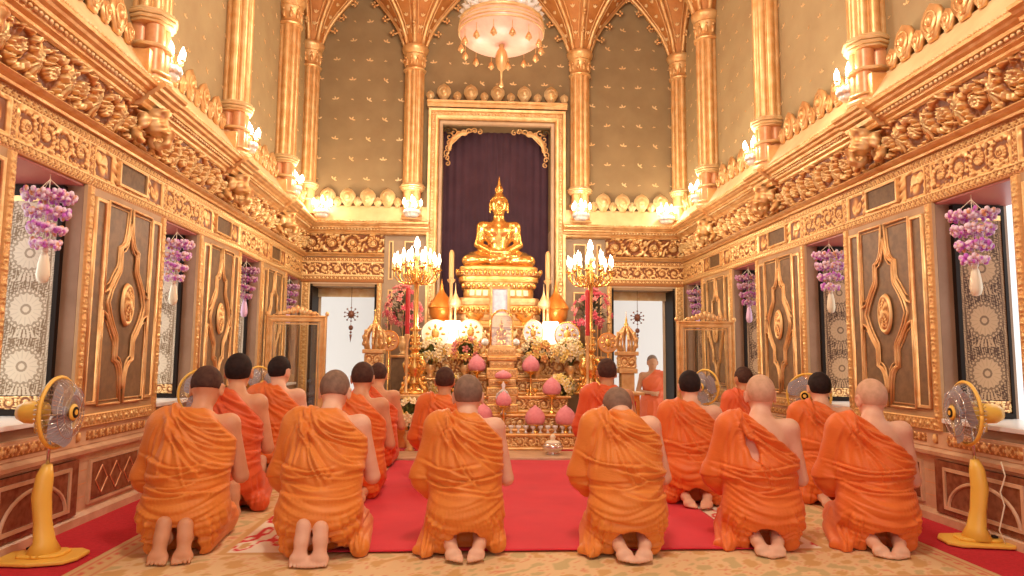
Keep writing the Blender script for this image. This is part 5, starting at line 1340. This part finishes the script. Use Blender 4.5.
fan('large yellow pedestal fan on the right before the dark marble wall',2.70,4.10,-PI/2-.2)
fan('yellow fan partly hidden behind the frontmost man on the left',-2.60,5.95,PI/2-.75)
fan('yellow fan behind the second man from the left wall, its ring beside his ear',-2.62,7.55,PI/2-.6)
fan('yellow fan on the right, its ring showing behind the black-haired man',2.62,5.95,-PI/2+.75)
fan('yellow fan in front of the right glass screen, between two kneeling men',2.28,7.62,-PI/2+.5)
cord=tag(build(MB().tube([(2.80,4.0,.02),(2.78,4.02,.10),(2.79,3.98,.25),(2.80,4.02,.32),(2.805,3.98,.42),(2.80,4.0,.5)],.004,6),'power_cord',M['cream'],None,True),'thin white power cord rising against the marble behind the right fan','cord')
# ---- gilt framed glass screens
def screen(label,x0,x1,y,z0,z1,ang=0):
    cx=(x0+x1)/2; hw=(x1-x0)/2
    t=thing('glass_screen',label,'screen',(cx,y,0),ang)
    pr=[(-.05,-.02),(-.05,.02),(-.034,.034),(-.012,.018),(.0,.018),(.016,.036),(.03,.02),(.03,-.02)]
    build(MB().rframe(-hw+.03,hw-.03,z0+.03,z1-.03,pr,lambda u,v,w:(u,-w,v)).rframe(-hw+.10,hw-.10,z0+.10,z1-.10,[(-.008,-.012),(-.008,.012),(.008,.012),(.008,-.012)],lambda u,v,w:(u,-w,v)),'frame',M['gold'],t)
    build(MB().cbox(-hw+.06,hw-.06,-.003,.003,z0+.06,z1-.06),'glass_pane',M['glass'],t)
    m=MB()
    for k in range(9):
        a=(k-4)/4; m.ell((a*.20,0,z1+.02+.055*(1-abs(a))),(.034,.018,.03+.02*(1-abs(a))),7,5)
    m.tube([(-.26,0,z1+.0),(-.22,0,z1+.04),(-.12,0,z1+.03),(0,0,z1+.07),(.12,0,z1+.03),(.22,0,z1+.04),(.26,0,z1+.0)],.012,6)
    for s in(-1,1): m.ell((s*hw,0,z1+.02),(.025,.02,.03),7,5)
    build(m,'crest',M['gold'],t,True)
    for s in(-1,1): build(MB().tube([(s*(hw-.05),0,z0),(s*(hw-.05),0,.0)],.02,8).cbox(s*(hw-.05)-.03,s*(hw-.05)+.03,-.16,.16,.0,.035),'foot',M['gold'],t)
screen('gilt framed glass screen standing before the last panels on the left wall',-2.79,-2.08,8.4,.30,1.56)
screen('gilt framed glass screen standing before the last panels on the right wall',2.09,2.79,8.1,.30,1.53)
# ------------------------------------------------------------ the congregation
def at0(u,v): p=at(u,v,2,0); return float(p[0]),float(p[1])
def K(label,u,v,rz=0,zoff=.02,**k):
    x,y=at0(u,v); return monk('kneeling_person',label,(x,y,zoff),rz,**k)
kn='person'
# front row, left to right
K('saffron-robed person kneeling on upright toes at the front left, dark cropped hair',169,566,rz=.13,hd=(.03,0),feet='tuck',bare=.15,robe='robe_a',skin='skin_mid',hair='hair_brown',nod=.45,seed=3,wide=1.05,h=.007,scale=.955,hairline=.02,lean=.09,zoff=.008)
K('saffron-robed person kneeling second from the left in front row, grey stubbled head',308,569,rz=.02,hd=(.01,-.02),feet='tuck',bare=.1,robe='robe_a',skin='skin_light',hair='hair_grey',nod=.5,seed=4,wide=1.06,h=.007,scale=.955,flare=(.0,.12),lean=.14,footspan=.05,zoff=.008)
K('saffron-robed person kneeling at the centre of the front row, grey stubbled head',465,566,rz=.02,feet='flat',bare=.1,robe='robe_a',skin='skin_light',hair='hair_grey',hd=(.01,-.025),nod=.25,seed=5,wide=1.0,h=.007,scale=.93,tail=1,flare=(.0,.06),hairline=0,zoff=.018)
K('saffron-robed person right of centre in the front row, head bowed lowest',636,567,rz=-.06,hd=(-.02,-.115),feet='flat',bare=.1,robe='robe_a',skin='skin_light',hair='hair_grey',nod=.6,seed=16,wide=1.0,h=.007,scale=.945,tail=1,zoff=.018,lean=.10,footspan=.05)
K('bald orange-robed person with a bare strip of skin showing on the back',772,560,rz=-.22,hd=(.04,-.01),feet='flat',bare=.95,slit=True,robe='robe_b',skin='skin_light',hair='hair_pale',nod=.15,seed=21,wide=1.03,h=.007,tail=1,zoff=.008,scale=.94,footspan=.035)
K('bald orange-robed person at the right end of the front row beside the fan',894,561,rz=-.24,head_yaw=.25,hd=(.045,-.02),feet='flat',bare=.95,robe='robe_b',skin='skin_light',hair='hair_pale',nod=.2,seed=22,wide=1.02,h=.007,scale=.93,tail=1,zoff=.008,footspan=.05)
# second row
K('slim person with black hair kneeling just behind the front left person, right arm bare',221,520,rz=.17,feet='tuck',bare=.6,robe='robe_c',skin='skin_mid',hair='hair_black',nod=.05,seed=31,h=.010,scale=1.03,wide=.86,zoff=.008,flare=(0,.08))
K('orange-robed person before the left glass screen, black hair, face turned right',266,487,rz=.1,head_yaw=-.5,feet='tuck',bare=.5,robe='robe_b',skin='skin_light',hair='hair_black',nod=.05,seed=32,h=.011,scale=1.01,zoff=.008)
K('person with dark brown hair half hidden behind the grey-stubbled second front kneeler',350,507,rz=.05,hd=(.02,0),feet='flat',bare=.5,robe='robe_b',skin='skin_mid',hair='hair_brown',nod=.25,seed=33,h=.011,scale=.96,zoff=.02)
K('balding person in vermilion robe near the left candelabrum, third behind the second front kneeler',370,472,rz=.0,feet='flat',bare=.7,robe='robe_c',skin='skin_mid',hair='hair_brown',nod=.2,seed=34,h=.011,scale=.94,wide=1.0,zoff=.02)
K('dark-haired person mostly hidden behind the central front kneeler, facing the altar',441,492,rz=.0,feet='flat',bare=.2,robe='robe_b',skin='skin_tan',hair='hair_brown',nod=.1,seed=35,h=.011,scale=.92,wide=.98,zoff=.02)
K('person in deep vermilion robe nearest the altar on the right, before the brown round fan',616,482,rz=-.02,feet='flat',bare=.0,robe='robe_c',skin='skin_tan',hair='hair_brown',nod=.1,seed=36,h=.011,scale=1.0,wide=1.0,zoff=.02)
K('dark-haired person in orange robe kneeling on the red runner right of centre, second row',699,512,rz=-.18,feet='flat',bare=.5,robe='robe_b',skin='skin_light',hair='hair_black',nod=.1,seed=37,h=.010,scale=.92,wide=1.06,zoff=.02,flare=(.06,.06))
K('small dark-haired person far back on the right, before the glass screen',758,474,rz=-.1,head_yaw=.3,feet='flat',bare=.3,robe='robe_c',skin='skin_tan',hair='hair_brown',nod=.1,seed=38,h=.012,scale=.93,wide=.95,zoff=.02)
K('black-haired person in orange robe second row right, between the two bald front kneelers',839,511,rz=-.22,feet='flat',bare=.6,robe='robe_b',skin='skin_light',hair='hair_black',nod=.1,seed=39,h=.010,scale=.925,wide=1.05,zoff=.008,flare=(.06,.0))
# the standing figure outside the right doorway
def stander():
    t=thing('standing_person','standing person in vermilion robe seen in the bright right back doorway, hands joined','person',(2.84,12.1,-.6),PI-.05)
    f=Field((-.36,-.2,-.01),(.36,.3,1.74),.013)
    f.ell((0,0,.92),(.15,.11,.14),.05); f.ell((0,0,1.10),(.14,.10,.17),.05); f.ell((0,0,1.28),(.165,.11,.15),.05); f.cap((-.17,0,1.38),(.17,0,1.38),.055,None,.05); f.cap((0,-.01,1.40),(0,.01,1.54),.065,.055,.03)
    H=np.array((0,.02,1.60)); head_sdf(f,H,np.eye(3))
    for s in(-1,1):
        f.cap((s*.18,0,1.37),(s*.25,-.01,1.10),.052,.042,.03); f.cap((s*.25,-.01,1.10),(s*.05,.19,1.08),.038,.027,.02); f.cap((s*.05,.19,1.08),(-s*.02,.22,1.07),.024,.026,.02)
        for q in range(4): f.cap((-s*.01,.215+.010*q,1.09-.018*q),(-s*.06,.20,1.085-.018*q),.009,.008,.006)
        f.cap((s*.09,0,.88),(s*.10,.01,.48),.085,.055,.04); f.cap((s*.10,.01,.48),(s*.10,-.02,.08),.052,.034,.03); f.cap((s*.10,-.03,.035),(s*.115,.13,.025),.035,.026,.02)
        for q in range(5): f.cap((s*(.09+.014*q),.14,.02),(s*(.09+.014*q),.175-.006*q,.014),.010,.008,.004)
    V,Q=f.mesh(); V=relax(V,Q,1,.3); mk(V,Q,'body',M['skin_tan'],t)
    fh=Field(H-.15,H+.16,.009); head_sdf(fh,H,np.eye(3),grow=.003,full=False); X,Y,Z=fh.g; fh.cut(((H[2]+.0+.9*(Y-H[1]))-Z)*.7); V,Q=fh.mesh(); mk(V,Q,'hair',M['hair_grey'],t)
    for s in(-1,1): build(MB().ell(H+np.array((s*.031,.08,.012)),(.011,.006,.005),8,5),'eye',M['eye'],t,True)
    g=Field((-.42,-.25,.0),(.42,.34,1.52),.013)
    g.ell((0,0,1.25),(.20,.14,.19),.05); g.ell((0,0,1.0),(.19,.15,.2),.06); g.cap((0,0,.9),(0,0,.25),.19,.20,.06,sx=1.15); g.cap((-.17,0,1.385),(-.02,0,1.42),.07,.075,.04); g.cap((-.18,0,1.37),(-.26,0,1.08),.072,.075,.04); g.cap((-.26,0,1.08),(-.08,.16,1.06),.07,.05,.04); g.cap((-.25,.02,1.05),(-.24,.05,.75),.065,.05,.05)
    X,Y,Z=g.g; nx,nz=.62,.78; g.smax((X-.0)*nx+(Z-1.44)*nz,.015); d=np.minimum(g.cap((.18,0,1.37),(.25,-.01,1.10),.056,ret=True),g.cap((.25,-.01,1.10),(.05,.19,1.08),.044,ret=True)); g.smax(-d,.012); g.smax(.16-Z,.01)
    V,Q=g.mesh(); V=relax(V,Q,1); N=normals(V,Q); x,y,z=V.T; w1=sn(V,9,2); A=.012*(1-np.abs(np.sin(np.arctan2(1.5-z,x+.3)*15+w1)))**1.6*(z>.95)+.014*(1-np.abs(np.sin(x*38+w1*1.5+z*3)))**1.6*(z<=.95); mk(V+N*A[:,None],Q,'robe',M['robe_c'],t)
stander()
# ------------------------------------------------------------ light and camera
w=bpy.data.worlds.new('sky'); S.world=w; w.use_nodes=True; bg=w.node_tree.nodes['Background']; bg.inputs[0].default_value=(1,.98,.955,1); bg.inputs[1].default_value=1.05
for s in(-1,1):        # sky light falling in through the side windows
    for k in range(-1,4):
        l=bpy.data.lights.new('window_daylight','AREA'); l.shape='RECTANGLE'; l.size=1.0; l.size_y=1.6; l.energy=9 if s>0 else 12; l.color=(1,.97,.93); o=bpy.data.objects.new('window_daylight',l); COL.objects.link(o)
        o.location=(s*4.4,W0+k*PER-.75,2.1); o.rotation_euler=(Vector((s*1.6,W0+k*PER+.75,.5))-o.location).to_track_quat('-Z','Y').to_euler()
for x in(-.60,.71): plight(x,8.98,1.6,8,.08,(1,.93,.85))
S.view_settings.view_transform='Standard'; S.view_settings.look='None'; S.view_settings.gamma=1; S.view_settings.exposure=0.27; S.view_settings.use_curve_mapping=False
c=bpy.data.cameras.new('camera'); co=bpy.data.objects.new('camera',c); COL.objects.link(co); S.camera=co
c.sensor_width=36; c.lens=CF/1024*36; c.clip_end=200; c.clip_start=.05
co.matrix_world=Matrix((( _R2[0],_U2[0],-_F[0],CLOC[0]),(_R2[1],_U2[1],-_F[1],CLOC[1]),(_R2[2],_U2[2],-_F[2],CLOC[2]),(0,0,0,1)))
S.cycles.max_bounces=8; S.cycles.diffuse_bounces=5; S.cycles.glossy_bounces=4; S.cycles.caustics_reflective=False; S.cycles.caustics_refractive=False; S.cycles.sample_clamp_indirect=4; S.cycles.use_denoising=True
